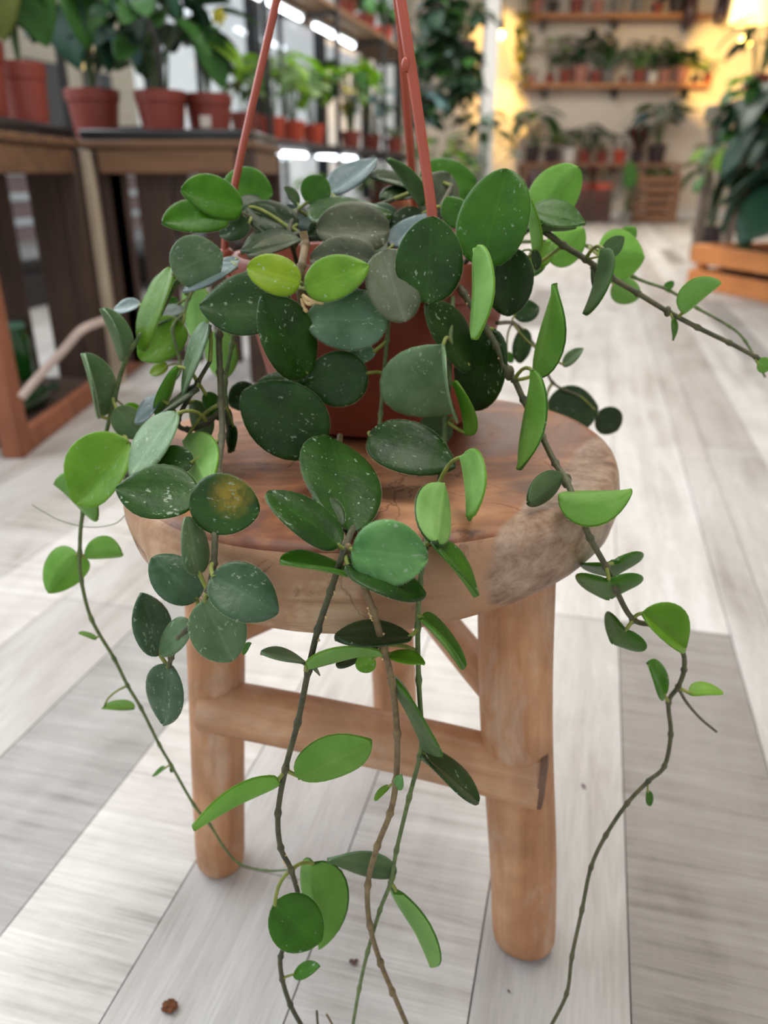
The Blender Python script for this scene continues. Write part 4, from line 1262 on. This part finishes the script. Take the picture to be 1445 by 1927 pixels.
# inside the first table: green jar, dark bottle, bent pale stick
jg = NT('green_glass')
jg.set(lin(30, 120, 40), .08); jg.b.inputs['Transmission Weight'].default_value = .75
M_gglass = jg.mat
jar_p = at_h(42, 712, .045)
j = thing('glass_jar', 'green glass jar standing inside the open crate table', 'jar', jar_p)
MB().lathe([(0, .002), (.03, 0), (.033, .004), (.034, .10), (.030, .115), (.027, .12), (.027, .13), (.024, .13), (.024, .12), (.028, .11), (.030, .10), (.030, .008), (0, .006)], 20).build('body', M_gglass, j)
MB().lathe([(0, .142), (.022, .142), (.029, .138), (.029, .131), (.0, .131)][::-1], 18).build('lid', plain('jar_lid', (96, 140, 120), .4), j)
bp = at_h(62, 770, .045)
bo = thing('glass_bottle', 'dark green bottle lying on the bottom boards of the crate table', 'bottle', bp + Vector((0, 0, .026)))
mbx = MB().lathe([(0, 0), (.026, .001), (.0275, .008), (.0275, .12), (.022, .14), (.011, .16), (.010, .19), (.012, .192), (.012, .20), (0, .2)], 18)
Mx = Matrix.Rotation(math.radians(82), 4, 'Z') @ Matrix.Rotation(PI / 2, 4, 'Y') 
mbx.v = [Mx @ (p - Vector((0, 0, .1))) for p in mbx.v]
mbx.build('body', plain('dark_green_glass', (14, 48, 26), .12), bo)
stk = [at(40, 748, 1.44), at(70, 712, 1.47), at(120, 658, 1.50), at(152, 622, 1.52), at(185, 607, 1.55), at(196, 604, 1.58)]
o = MB().tube(spline(stk, 5), .0085, 8).build('bent_stick', plain('pale_stick', (176, 156, 146), .6, .15, 30))
o.location = stk[0]
for v_ in o.data.vertices: v_.co -= stk[0]
tag(o, 'pale bent stick leaning across the open side of the crate table', 'stick')

# ------------------------------------------------------------------ black shelving along the shop window
def along(d, off=0.0): return Vector((-.43 + .26 * (d - 5.9), d, 0)) + Vector((DY, -DX, 0)) * off
sh = thing('metal_shelving', 'black metal shelving with lit tubes along the shop window, full of potted plants', 'shelf', along(3.7), -YAW)
SHZ = .72
L_sh = 4.2
for v0 in (0, 1.3, 2.6, 3.9, 5.2):
    for u0 in (.0, -.42):
        MB().bbox((u0, v0, 0), (u0 + .03, v0 + .03, 1.75), .003).build('post', M_black, sh)
M_shelfwood = wood('shelf_board_wood', (104, 76, 54), (136, 102, 74), (154, 120, 90), 1, .5, .7, .2)
M_shelfdark = plain('dark_shelf', (58, 56, 60), .55, .1, 10)
for z, m in ((SHZ - .03, M_shelfdark), (1.56, M_shelfwood), (.18, M_shelfdark)):
    for v0 in (0.031, 1.331, 2.631, 3.931):
        MB().bbox((-.41, v0, z), (.02, v0 + 1.268, z + .03), .003).build('shelf_board', m, sh)
for v0 in (0, 1.3, 2.6, 3.9, 5.2):
    for z in (SHZ - .06, 1.53):
        MB().bbox((-.389, v0 + .004, z), (-.001, v0 + .026, z + .028), .002).build('cross_bar', M_black, sh)
M_tube = emit('tube_glow', (236, 244, 255), 9.0)
for z in (1.50, SHZ - .065):
    for v0 in ((.25, 1.5, 2.75) if z > 1 else (.2, 1.5, 2.75)):
        th_ = MB().bbox((-.225, v0, z + .018), (-.175, v0 + 1.0, z + .04), .003).build('tube_housing', M_white, sh)
        MB().tube([(-.2, v0 + .02, z), (-.2, v0 + .98, z)], .014, 10).build('tube', M_tube, th_)
SPECS = [ # px, label, pot material, foliage
    (462, 'brick red pot behind the left hanger strap on the dark metal shelf', M_pot, [('bush', 10, .10, 'oval', ['green', 'olive'], .20, .10)]),
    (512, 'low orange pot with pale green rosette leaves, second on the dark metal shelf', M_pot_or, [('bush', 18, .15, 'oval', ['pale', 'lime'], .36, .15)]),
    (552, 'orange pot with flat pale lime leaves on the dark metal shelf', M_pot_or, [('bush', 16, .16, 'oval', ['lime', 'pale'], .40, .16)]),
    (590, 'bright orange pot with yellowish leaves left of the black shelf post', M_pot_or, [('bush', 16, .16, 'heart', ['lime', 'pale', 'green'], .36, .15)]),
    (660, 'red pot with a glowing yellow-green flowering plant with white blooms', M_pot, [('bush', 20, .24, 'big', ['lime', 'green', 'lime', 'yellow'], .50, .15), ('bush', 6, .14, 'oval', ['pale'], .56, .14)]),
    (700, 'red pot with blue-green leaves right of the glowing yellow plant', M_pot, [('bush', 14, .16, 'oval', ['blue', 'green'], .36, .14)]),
    (742, 'red pot with thin grey leaves behind the thin hanger strap', M_pot, [('fan', 26, .2, 'strap', ['grey', 'pale'], .5)]),
]
def sh_at(px, z, off):
    """the point on the shelving at height z whose picture column is px"""
    lo, hi = 3.7, 9.0
    for _ in range(40):
        m = (lo + hi) / 2
        p = along(m, off); p.z = z
        zc = p.y * CP + (CAM_H - z) * SP
        if p.x / zc * F + IW / 2 < px: lo = m
        else: hi = m
    p = along(lo, off); p.z = z
    return p
for i, (px, lab, pm, fol) in enumerate(SPECS):
    p = sh_at(px, SHZ + .001, -.14)
    if i == 6: p = sh_at(px, SHZ + .001, -.10)
    r = potted(lab, p, .082, .064, .135, pm, group=None)
    for f in fol:
        if f[0] == 'bush': bush(r, .115, f[1], f[2], f[3], f[4], f[5], f[6], 50 + i)
        else: fan(r, .115, f[1], f[2], f[3], f[4], 50 + i, f[5])
for i, (px, lab, pm) in enumerate(((650, 'brownish pot on the wooden top shelf above the tube lamps', M_pot), (688, 'dark red pot on the wooden top shelf, middle one', M_pot), (722, 'red pot at the right end of the wooden top shelf', M_pot_or))):
    r = potted(lab, sh_at(px, 1.591, -.12), .085, .066, .14, pm)
    bush(r, .12, 12, .15, 'oval', ['green', 'dark'], .2, .14, 80 + i, .7)
# lush plants on the low shelf that glow in the window light
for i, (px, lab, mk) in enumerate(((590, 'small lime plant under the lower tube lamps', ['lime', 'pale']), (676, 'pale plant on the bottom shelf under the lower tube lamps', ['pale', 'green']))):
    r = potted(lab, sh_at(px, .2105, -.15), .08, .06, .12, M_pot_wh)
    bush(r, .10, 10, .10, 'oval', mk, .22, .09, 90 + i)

# an orange slatted crate under the far end of the shelving
oc = sh_at(735, .2105, -.30)
t = thing('fruit_crate', 'orange slatted crate on the bottom shelf at the far end of the shelving', 'crate', oc, -YAW)
M_oc = wood('orange_crate_wood', (170, 98, 60), (196, 120, 78), (212, 140, 98), 2, .6, .7, .2)
for k_ in range(5):
    MB().bbox((-.17 + k_ * .07, -.16, 0), (-.11 + k_ * .07, -.148, .36), .003).build('slat', M_oc, t)
    MB().bbox((-.17 + k_ * .07, .148, 0), (-.11 + k_ * .07, .16, .36), .003).build('slat', M_oc, t)
    MB().bbox((.171, -.15 + k_ * .06, 0), (.183, -.10 + k_ * .06, .36), .003).build('slat', M_oc, t)
MB().bbox((-.17, -.1475, 0), (.17, .1475, .012), .003).build('bottom', M_oc, t)
for z_ in (.05, .28):
    MB().bbox((-.172, -.173, z_), (.17, -.161, z_ + .04), .003).build('batten', M_oc, t)
# ------------------------------------------------------------------ hanging plants and stand before the corner
def hung(label, loc, L_cord, rt, h, pm, seed, trails, mk, shape, L, n, length):
    r = thing('hanging_basket_plant', label, 'hanging plant', loc)
    pot_into(r, rt, rt * .75, h, pm, True, 16)
    bush(r, h * .86, n, L, shape, mk, L * 2.0, rt * 1.6, seed, .6)
    for k in range(trails):
        a = k * 2 * PI / trails + .4
        trail(r, (rt * .95 * math.cos(a), rt * .95 * math.sin(a), h * .9), 14, L, shape, mk, length * (.7 + .3 * ((k * 7) % 5) / 4), seed + k)
    for k in range(3):
        a = k * 2 * PI / 3 + .3
        MB().tube([(rt * math.cos(a), rt * math.sin(a), h * .95), (0, 0, h + L_cord)], .003, 5).build('cord', M_black, r)
    return r
hung('dark leafy basket plant hanging high in front of the shop corner', at(830, 20, 6.7), .55, .10, .14, M_pot_dk, 7, 8, ['dark', 'dark', 'green'], 'oval', .16, 32, .6)
hung('dark green basket plant hanging lower beside the pale pillar', at(876, 110, 8.1), .9, .10, .14, M_pot_dk, 17, 8, ['dark', 'green', 'dark'], 'oval', .15, 30, .55)
hung('bushy bluish green basket plant hanging behind the double hanger strap', at(806, 190, 7.4), 1.0, .09, .13, M_pot_gr, 27, 5, ['velvet', 'green', 'blue'], 'oval', .14, 20, .35)
def floor_plant(label, px, py_top, Y, rt, ph, pm, seed, n, L, shape, mk, h, spread, name='potted_plant', stalk=None, z=0.0):
    p = at(px, 300, Y); p.z = z
    r = thing(name, label, 'potted plant', p)
    pot_into(r, rt, rt * .8, ph, pm, True, 18)
    bush(r, ph * .86, n, L, shape, mk, h, spread, seed, .2, stalk=stalk)
    return r
floor_plant('broad green floor plant in a dark pot below the hanging baskets', 832, 0, 7.4, .13, .24, M_pot_dk, 41, 26, .16, 'oval', ['green', 'lime', 'olive'], .62, .26)
floor_plant('tall dark floor plant in a brown pot left of the pale pillar', 905, 0, 8.2, .14, .26, M_pot, 43, 30, .18, 'big', ['dark', 'green', 'grey'], .85, .24)
floor_plant('slim grey-leaved floor plant beside the pale pillar', 868, 0, 7.9, .11, .22, M_pot_pk, 44, 18, .14, 'lance', ['grey', 'olive', 'green'], .55, .18)
# spotlights that wash the corner with warm light
M_warm = emit('warm_bulb', (255, 206, 90), 22)
M_warmshade = emit('warm_lamp_shade', (255, 208, 104), 2.6)
def warm_spot(loc, target, power, size=1.1, color=(1, .60, .14)):
    l = bpy.data.lights.new('wall_spot', 'SPOT')
    l.energy, l.color, l.spot_size, l.spot_blend, l.shadow_soft_size = power, color, size, .7, .05
    o = bpy.data.objects.new('wall_spot', l)
    o.location = loc
    o.rotation_euler = (Vector(target) - Vector(loc)).to_track_quat('-Z', 'Y').to_euler()
    COL.objects.link(o)
lp = at(943, 66, 10.2)
lamp = thing('wall_lamp', 'small warm spot lamp with a dark socket beside the pale pillar', 'lamp', lp)
MB().ball((0, 0, 0), .045, 10).build('bulb', M_warm, lamp)
MB().lathe([(.028, .04), (.034, .045), (.034, .15), (.01, .16), (0, .16)], 14).build('socket', M_black, lamp)
MB().tube([(0, 0, .16), (0, 0, .5), (0, .3, .62), (0, YB - lp.y - .002, .62)], .009, 6).build('arm', M_black, lamp)
warm_spot(lp + Vector((-.1, -.35, 1.0)), (lp.x + .05, YB, lp.z - .2), 300, 0.7)
warm_spot(lp + Vector((.02, -.12, -.1)), (lp.x + .15, YB, lp.z - .8), 120, 0.8)
# right: glowing pendant shade with a second bulb below
lp2 = at(1412, 12, 8.6)
lamp2 = thing('pendant_lamp', 'glowing yellow drum lamp in the top right corner of the photo', 'lamp', lp2)
MB().lathe([(.165, -.14), (.175, -.14), (.155, .16), (.145, .16), (.165, -.14)], 24).build('shade', M_warmshade, lamp2)
MB().tube([(0, 0, -.24), (0, 0, .8)], .012, 8).build('stem', M_black, lamp2)
MB().ball((0, 0, -.29), .055, 10).build('bulb', M_warm, lamp2)
gw = at(1372, 130, YB)
warm_spot(lp2 + Vector((0, .1, -.3)), tuple(gw), 420, 0.62)
warm_spot(lp2 + Vector((-.2, .6, .5)), (lp2.x - .2, YB, lp2.z + .2), 25, 1.0)

# ------------------------------------------------------------------ back wall shelves with their pots
M_wallshelf = wood('wall_shelf_wood', (150, 98, 60), (178, 122, 80), (196, 142, 98), 0, .5, .6, .2)
YS = YB - .26
def shelf(label, px0, px1, py, z=None):
    a, b = at(px0, py, YS), at(px1, py, YS)
    t = thing('wall_shelf', label, 'shelf', Vector((a.x, YS, a.z - .05)))
    MB().bbox((0, 0, 0), (b.x - a.x, YB - YS - .002, .05), .004).build('board', M_wallshelf, t)
    for f in (.12, .5, .88):
        x = f * (b.x - a.x)
        MB().box((x - .012, .02, -.10), (x + .012, YB - YS - .002, -.001)).build('bracket', M_black, t)
    return a.z
zs1 = shelf('upper wooden wall shelf, cut by the top of the photo, with pots', 985, 1345, 24)
zs2 = shelf('lower wooden wall shelf with many small pots on the cream wall', 988, 1340, 156)
def small(px, z, label, pm, w_px, fol, seed, Y=None, hf=1.0, name='potted_plant'):
    Y = Y or YS + .12
    p = at(px, 160, Y)
    p = Vector((p.x * 1.0, Y, z + .001))
    rt = wpx(w_px, Y, z) / 2
    r = thing(name, label, 'potted plant', p)
    h = rt * 1.9 * hf
    pot_into(r, rt, rt * .76, h, pm, True, 14)
    for f in fol:
        if f[0] == 'bush': bush(r, h * .86, max(4, int(f[1] * .85)), f[2] * 1.4, f[3], f[4], f[5] * .72, f[6] * .85, seed, .2)
        else: fan(r, h * .86, f[1], f[2], f[3], f[4], seed, f[5])
    return r
B_ = lambda n, L, s, mk, h, sp: ('bush', n, L, s, mk, h, sp)
F_ = lambda n, L, s, mk, sp=.4: ('fan', n, L, s, mk, sp)
low = [
    (998, 'tiny pink pot at the left end of the lower wall shelf', M_pot_pk, 15, [B_(5, .06, 'oval', ['olive'], .08, .05)]),
    (1034, 'small red pot with one tall arching round-leaved plant on the lower wall shelf', M_pot, 17, [B_(9, .16, 'oval', ['green', 'dark', 'lime'], .52, .16)]),
    (1062, 'brown pot with dark reddish leaves, third on the lower wall shelf', M_pot, 24, [B_(12, .12, 'oval', ['dark', 'green'], .24, .13)]),
    (1090, 'wide dusty pink pot with an upright paddle leaf on the lower wall shelf', M_pot_pk, 30, [B_(7, .17, 'oval', ['dark', 'olive'], .44, .09)]),
    (1119, 'red pot with a tall dark leaf reaching up on the lower wall shelf', M_pot, 22, [B_(6, .2, 'big', ['dark'], .62, .10)]),
    (1142, 'grey pot with thin grassy leaves, middle of the lower wall shelf', M_pot_gr, 22, [F_(22, .4, 'strap', ['grey', 'green'], .7)]),
    (1172, 'tiny brown pot in the middle of the lower wall shelf', M_pot, 13, [B_(6, .07, 'lance', ['pale', 'grey'], .12, .07)]),
    (1200, 'red pot with a pale thin-leaved plant on the lower wall shelf', M_pot, 24, [F_(20, .36, 'strap', ['pale', 'green'], .55)]),
    (1226, 'white pot with a drooping green crown on the lower wall shelf', M_pot_wh, 20, [B_(11, .17, 'lance', ['green', 'dark'], .52, .16)]),
    (1248, 'dusty pink pot with a dark bush on the lower wall shelf', M_pot_pk, 24, [B_(14, .13, 'oval', ['dark', 'green'], .26, .13)]),
    (1280, 'pink pot with a square dark green bush right on the lower wall shelf', M_pot_pk, 28, [B_(18, .13, 'oval', ['dark'], .26, .12)]),
    (1308, 'dark little pot with sparse yellow-green leaves on the lower wall shelf', M_pot_dk, 16, [B_(8, .11, 'oval', ['lime', 'olive', 'green'], .28, .10)]),
    (1330, 'brown pot with thin yellow leaves at the right end of the lower wall shelf', M_pot, 18, [B_(7, .11, 'lance', ['yellow', 'lime'], .22, .12)]),
]
for i, (px, lab, pm, w_, fol) in enumerate(low): small(px, zs2, lab, pm, w_, fol, 100 + i)
high = [
    (1000, 'trailing yellow-green plant at the left end of the upper wall shelf', M_pot_pk, 26, [B_(12, .12, 'heart', ['green', 'olive'], .2, .12)]),
    (1030, 'dark red pot second from the left on the upper wall shelf', M_pot_dk, 22, [B_(6, .1, 'oval', ['olive'], .2, .08)]),
    (1072, 'round red pot on the upper wall shelf', M_pot, 26, [B_(6, .1, 'oval', ['green'], .2, .08)]),
    (1110, 'pale pink pot on the upper wall shelf', M_pot_pk, 24, [B_(6, .1, 'lance', ['grey'], .2, .08)]),
    (1148, 'grey round vase on the upper wall shelf', M_pot_gr, 28, [B_(6, .1, 'oval', ['dark'], .2, .08)]),
    (1186, 'dark grey vase with leaves on the upper wall shelf', M_pot_gr, 26, [B_(9, .1, 'oval', ['dark', 'green'], .2, .1)]),
    (1220, 'small red pot right of the grey vases on the upper wall shelf', M_pot, 22, [B_(6, .1, 'oval', ['green'], .2, .08)]),
    (1256, 'dark bushy plant spilling over the upper wall shelf', M_pot_dk, 30, [B_(18, .13, 'oval', ['dark', 'green'], .16, .14)]),
]
objs = []
for i, (px, lab, pm, w_, fol) in enumerate(high): objs.append(small(px, zs1, lab, pm, w_, fol, 130 + i))
for k in range(3):
    MB().tube(spline([(-.06, -.04, .14), (-.09 - .05 * k, -.13, .20), (-.10 - .06 * k, -.17, .06)], 4), .006, 5).build('stalk', M_bstem, objs[0])
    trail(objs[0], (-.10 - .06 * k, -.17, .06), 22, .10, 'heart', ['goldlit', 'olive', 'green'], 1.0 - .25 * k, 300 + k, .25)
M_maroon = plain('maroon_glaze', (62, 34, 42), .3, .1)
for px, lab in ((1300, 'dark bottle shape hanging from the upper wall shelf'), (1358, 'second dark bottle shape hanging right of the upper wall shelf')):
    p = at(px, 20, YS - .06)
    o = MB().lathe([(0, -.16), (.05, -.15), (.075, -.06), (.07, .10), (.03, .2), (.02, .3), (.0, .3)], 16).build('hanging_bottle', M_maroon, None, p)
    tag(o, lab, 'bottle')

# ------------------------------------------------------------------ low bench under the shelves, crates, vases
bz = .66
M_bench = wood('bench_wood', (120, 82, 58), (146, 104, 76), (160, 120, 92), 0, .5, .7, .2)
ba, bb = at(985, 300, YB - .5), at(1285, 300, YB - .5)
bench = thing('low_bench', 'low wooden bench with plants under the wall shelves', 'bench', (ba.x, YB - .52, 0))
bw = bb.x - ba.x
MB().bbox((0, 0, bz - .04), (bw, .16, bz), .004).build('board', M_bench, bench)
MB().bbox((0, .165, bz - .04), (bw, .325, bz), .004).build('board', M_bench, bench)
MB().bbox((0, .33, bz - .04), (bw, .49, bz), .004).build('board', M_bench, bench)
for x in (.02, bw / 2 - .02, bw - .06):
    for y in (.02, .43):
        MB().bbox((x, y, 0), (x + .04, y + .04, bz - .041), .004).build('leg', M_bench, bench)
bsp = [
    (1010, 'leafy blue-green plant at the left end of the low bench', M_pot_dk, 30, [B_(14, .22, 'big', ['dark', 'blue', 'green'], .62, .22)]),
    (1048, 'dark pot with olive leaves on the low bench', M_pot_dk, 26, [B_(12, .13, 'oval', ['olive', 'green'], .22, .15)]),
    (1082, 'white vase on the low bench', M_pot_wh, 28, [B_(6, .1, 'oval', ['pale', 'green'], .24, .1)]),
    (1112, 'dark-leaved spreading plant in a red pot on the low bench', M_pot, 24, [B_(16, .17, 'lance', ['dark', 'velvet'], .42, .17)]),
    (1146, 'dark red pot with thin dark leaves on the low bench', M_pot, 22, [B_(10, .16, 'lance', ['dark'], .30, .20)]),
    (1180, 'small orange-red pot in the middle of the low bench', M_pot_or, 24, [B_(5, .12, 'lance', ['dark', 'grey'], .30, .12)]),
    (1214, 'black pointed plant on the low bench', M_pot_dk, 24, [F_(16, .30, 'lance', ['maroon', 'dark'], .3)]),
    (1252, 'tall silvery climbing plant at the right end of the low bench', M_pot_dk, 34, [B_(18, .2, 'big', ['blue', 'green', 'grey', 'dark'], .66, .20)]),
]
for i, (px, lab, pm, w_, fol) in enumerate(bsp): small(px, bz, lab, pm, w_, fol, 160 + i, YB - .28)
# front row on the floor: vases, pots, slatted crates
def fl(px, Y): 
    p = at(px, 400, Y); return Vector((p.x, Y, 0))
o = MB().lathe([(0, 0), (.09, .004), (.11, .05), (.12, .3), (.10, .5), (.085, .55), (.08, .55), (.09, .48), (0, .46)], 20).build('floor_vase', M_maroon, None, fl(1000, YB - .75))
tag(o, 'tall dark maroon floor vase left of the crates', 'vase')
M_crate = wood('crate_slat_wood', (112, 76, 54), (138, 98, 72), (156, 116, 88), 0, .5, .75, .2)
M_crate2 = wood('crate_dark_wood', (66, 50, 46), (84, 64, 58), (98, 76, 68), 0, .5, .75, .2)
def crate(label, px0, px1, Y, h, m, mpost):
    a, b = fl(px0, Y), fl(px1, Y)
    t = thing('slatted_crate', label, 'crate', a)
    w, d = b.x - a.x, .34
    for x in (0, w - .05):
        for y in (0, d - .03):
            MB().bbox((x, y, 0), (x + .05, y + .03, h), .004).build('post', mpost, t)
    n = 5
    for i in range(n):
        z = .02 + i * (h - .04) / n
        MB().bbox((.002, -.016, z), (w - .002, -.001, z + (h - .04) / n * .74), .003).build('slat', m, t)
        MB().bbox((.002, d + .001, z), (w - .002, d + .016, z + (h - .04) / n * .74), .003).build('slat', m, t)
        for x in (-.016, w + .001):
            MB().bbox((x, .002, z), (x + .015, d - .002, z + (h - .04) / n * .74), .003).build('slat', m, t)
    MB().bbox((.051, .031, .02), (w - .051, d - .031, .035), .003).build('bottom', m, t)
    return t, w, d
YC = YB - 1.1
crate('dark slatted crate on the floor, left of the two crates', 1076, 1148, YC, .40, M_crate2, M_crate)
crate('brown slatted crate on the floor, right of the two crates', 1194, 1272, YC, .56, M_crate, M_crate)
for px, lab, pm, Y, z, h_, mk in ((1092, 'red pot standing in the dark slatted crate', M_pot, YC + .17, .036, .32, ['maroon', 'dark']), (1130, 'orange pot standing in the dark slatted crate', M_pot_or, YC + .17, .036, .34, ['maroon', 'green'])):
    p = fl(px, Y); p.z = z
    r = thing('potted_plant', lab, 'potted plant', p)
    pot_into(r, .11, .085, .40, pm, True, 16)
    bush(r, .34, 8, .12, 'oval', mk, .26, .1, 180 + px)
p = fl(1234, YC + .17); p.z = .036
r = thing('potted_plant', 'pot of mossy trailing plants standing in the brown slatted crate', 'potted plant', p)
pot_into(r, .15, .12, .46, M_pot_dk, True, 16)
bush(r, .40, 18, .10, 'oval', ['green', 'olive'], .16, .14, 201)
p = fl(1178, YC - .35)
r = thing('potted_plant', 'slim plant with one bright upright leaf between the two crates', 'potted plant', p)
pot_into(r, .07, .055, .13, M_pot_gr, True, 16)
add_leaf(r, Vector((0, 0, .38)), (.02, -.05, 1), .32, 'big', 'green', 0, (0, -1, .1))
MB().tube([(0, 0, .11), (.01, 0, .25), (0, 0, .38)], .005, 5).build('stalk', M_bstem, r)
bush(r, .11, 12, .12, 'lance', ['blue', 'grey', 'velvet'], .30, .10, 203)
for px, lab, mt, h in ((930, 'pale clay jug on the floor by the pillar', M_pot_pk, .30), (962, 'clear grey glass vase on the floor by the pillar', M_pot_gr, .26)):
    o = MB().lathe([(0, 0), (.07, .003), (.10, h * .4), (.06, h * .8), (.065, h), (.055, h), (.05, h * .82), (.0, h * .7)], 18).build('floor_vase', mt, None, fl(px, 9.0))
    tag(o, lab, 'vase')

# ------------------------------------------------------------------ right: orange planter with big leaves, table behind it
M_orange = wood('orange_planter_wood', (196, 118, 60), (224, 142, 78), (236, 160, 96), 0, .5, .6, .12)
pa, pb = at_h(1290, 538, 0), at_h(1445, 570, 0)
dv = (pb - pa).normalized()
ang = math.atan2(dv.y, dv.x)
pl = thing('wooden_planter', 'low orange wooden planter box with two boards and a dark gap at the right edge', 'planter', pa, ang)
PL, PW, PH = 1.5, .62, .205
def pbar(name, lo, hi): 
    q_ = Vector([(lo[i] + hi[i]) / 2 for i in range(3)]); s_ = Vector([(hi[i] - lo[i]) / 2 for i in range(3)])
    MB().bbox(-s_, s_, .004).build(name, M_orange, pl, q_)
for z0, z1 in ((.0, .086), (.116, PH)):
    pbar('board', (0, 0, z0), (PL, .022, z1)); pbar('board', (0, PW - .022, z0), (PL, PW, z1))
    pbar('board', (0, .023, z0), (.022, PW - .023, z1)); pbar('board', (PL - .022, .023, z0), (PL, PW - .023, z1))
for x in (.024, PL - .07):
    for y in (.024, PW - .07): pbar('post', (x, y, 0), (x + .045, y + .045, PH + (.16 if y > .3 and x < .5 else 0)))
MB().box((.024, .075, .0), (PL - .024, PW - .075, .012)).build('bottom', M_tabwood, pl, smooth=False)
RT = Matrix.Translation(pa) @ Matrix.Rotation(ang, 4, 'Z')
def inpl(x, y, z=.0125): return RT @ Vector((x, y, z))
r = potted('green leafy bush in a pot at the left end of the orange planter', inpl(.19, .16), .10, .08, .18, M_pot_dk)
bush(r, .155, 64, .13, 'oval', ['green', 'green', 'green', 'dark', 'lime'], .78, .22, 220, .5, low=.25)
r = potted('dark big-leaved plant in the middle of the orange planter', inpl(.42, .20), .14, .11, .18, M_pot_dk)
bush(r, .155, 30, .30, 'big', ['dark', 'dark', 'velvet'], .80, .28, 221, .9, low=.1)
r = potted('large dark split-leaved plant at the near end of the orange planter', inpl(.78, .20), .15, .12, .18, M_pot_dk)
bush(r, .155, 34, .36, 'heart', ['velvet', 'dark', 'dark'], .72, .34, 222, .9, low=.1)
# grey wooden table behind with a yellow fruit-like pot on it
M_gtab = wood('grey_table_wood', (92, 80, 72), (120, 106, 96), (138, 124, 112), 0, .5, .7, .25)
ta = at(1372, 200, 5.2)
gt = thing('plant_table', 'grey-brown wooden table behind the big dark plants at the right edge', 'table', (ta.x, 5.0, 0))
th_ = ta.z
for i in range(4):
    MB().bbox((0, i * .15, th_ - .07), (1.3, i * .15 + .146, th_ + .03), .01).build('board', M_gtab, gt)
for x in (.03, 1.2):
    for y in (.03, .5):
        MB().bbox((x, y, 0), (x + .06, y + .06, th_ - .071), .005).build('leg', M_gtab, gt)
r = potted('red pot with arching leaves on the grey-brown table', (ta.x + .16, 5.25, th_ + .031), .075, .058, .14, M_pot)
bush(r, .12, 16, .16, 'lance', ['dark', 'green'], .34, .18, 231)
r = potted('second pot further right on the grey-brown table', (ta.x + .5, 5.2, th_ + .031), .08, .06, .15, M_pot)
bush(r, .13, 18, .18, 'oval', ['dark', 'green'], .3, .2, 232)
gp = at(1358, 300, 5.6); gp.z = 0
r = thing('potted_plant', 'plant with a glowing yellow ball flower under the grey-brown table', 'potted plant', gp)
pot_into(r, .12, .09, .2, M_pot_dk, True, 16)
bush(r, .17, 16, .15, 'oval', ['green', 'olive'], .55, .18, 233)
yf = at(1358, 244, 5.55) - gp
MB().tube([(0, 0, .17), (0, 0, .5), tuple(yf)], .006, 5).build('stalk', M_bstem, r)
MB().ball(tuple(yf), .055, 9).build('flower', plain('yellow_flower', (226, 200, 40), .6), r)

# ------------------------------------------------------------------ bits on the floor
M_crumb = plain('soil_crumb', (112, 66, 38), .95, .5, 300)
q = random.Random(2)
def crumb(label, px, py, r_px, m, n, name='soil_crumb', sc=(1, 1, .7)):
    p = at_h(px, py, 0)
    r_ = wpx(r_px, p.y, 0)
    o = thing(name, label, 'debris', p)
    mbx = MB()
    for k in range(n):
        a = k * 2.4; rr_ = r_ * .62 * math.sqrt(k / max(1, n - 1))
        s_ = r_ * q.uniform(.3, .5)
        mbx.ball((rr_ * math.cos(a) * sc[0], rr_ * math.sin(a) * sc[1], s_ * sc[2] + .0006), s_, 4, 0, (1, 1, sc[2]))
    mbx.build('crumbs', m, o, ang=20)['kind'] = 'stuff'
crumb('reddish brown crumb of potting soil on the pale floor, bottom left', 320, 1897, 17, M_crumb, 14)
M_dried = plain('dried_leaf_scrap', (96, 70, 66), .9, .3, 100)
crumb('small dark dried scrap on the pale floor between the front stems', 665, 1812, 10, M_dried, 4, 'dried_scrap', (1.4, .5, .4))
crumb('tiny dark speck on the plank right of the near stool leg', 1098, 1480, 8, M_dried, 3, 'dried_scrap', (.6, 1, .4))
crumb('little dark seed near the bottom edge of the floor, right of centre', 958, 1868, 6, M_dried, 2, 'dried_scrap', (.5, 1, .5))
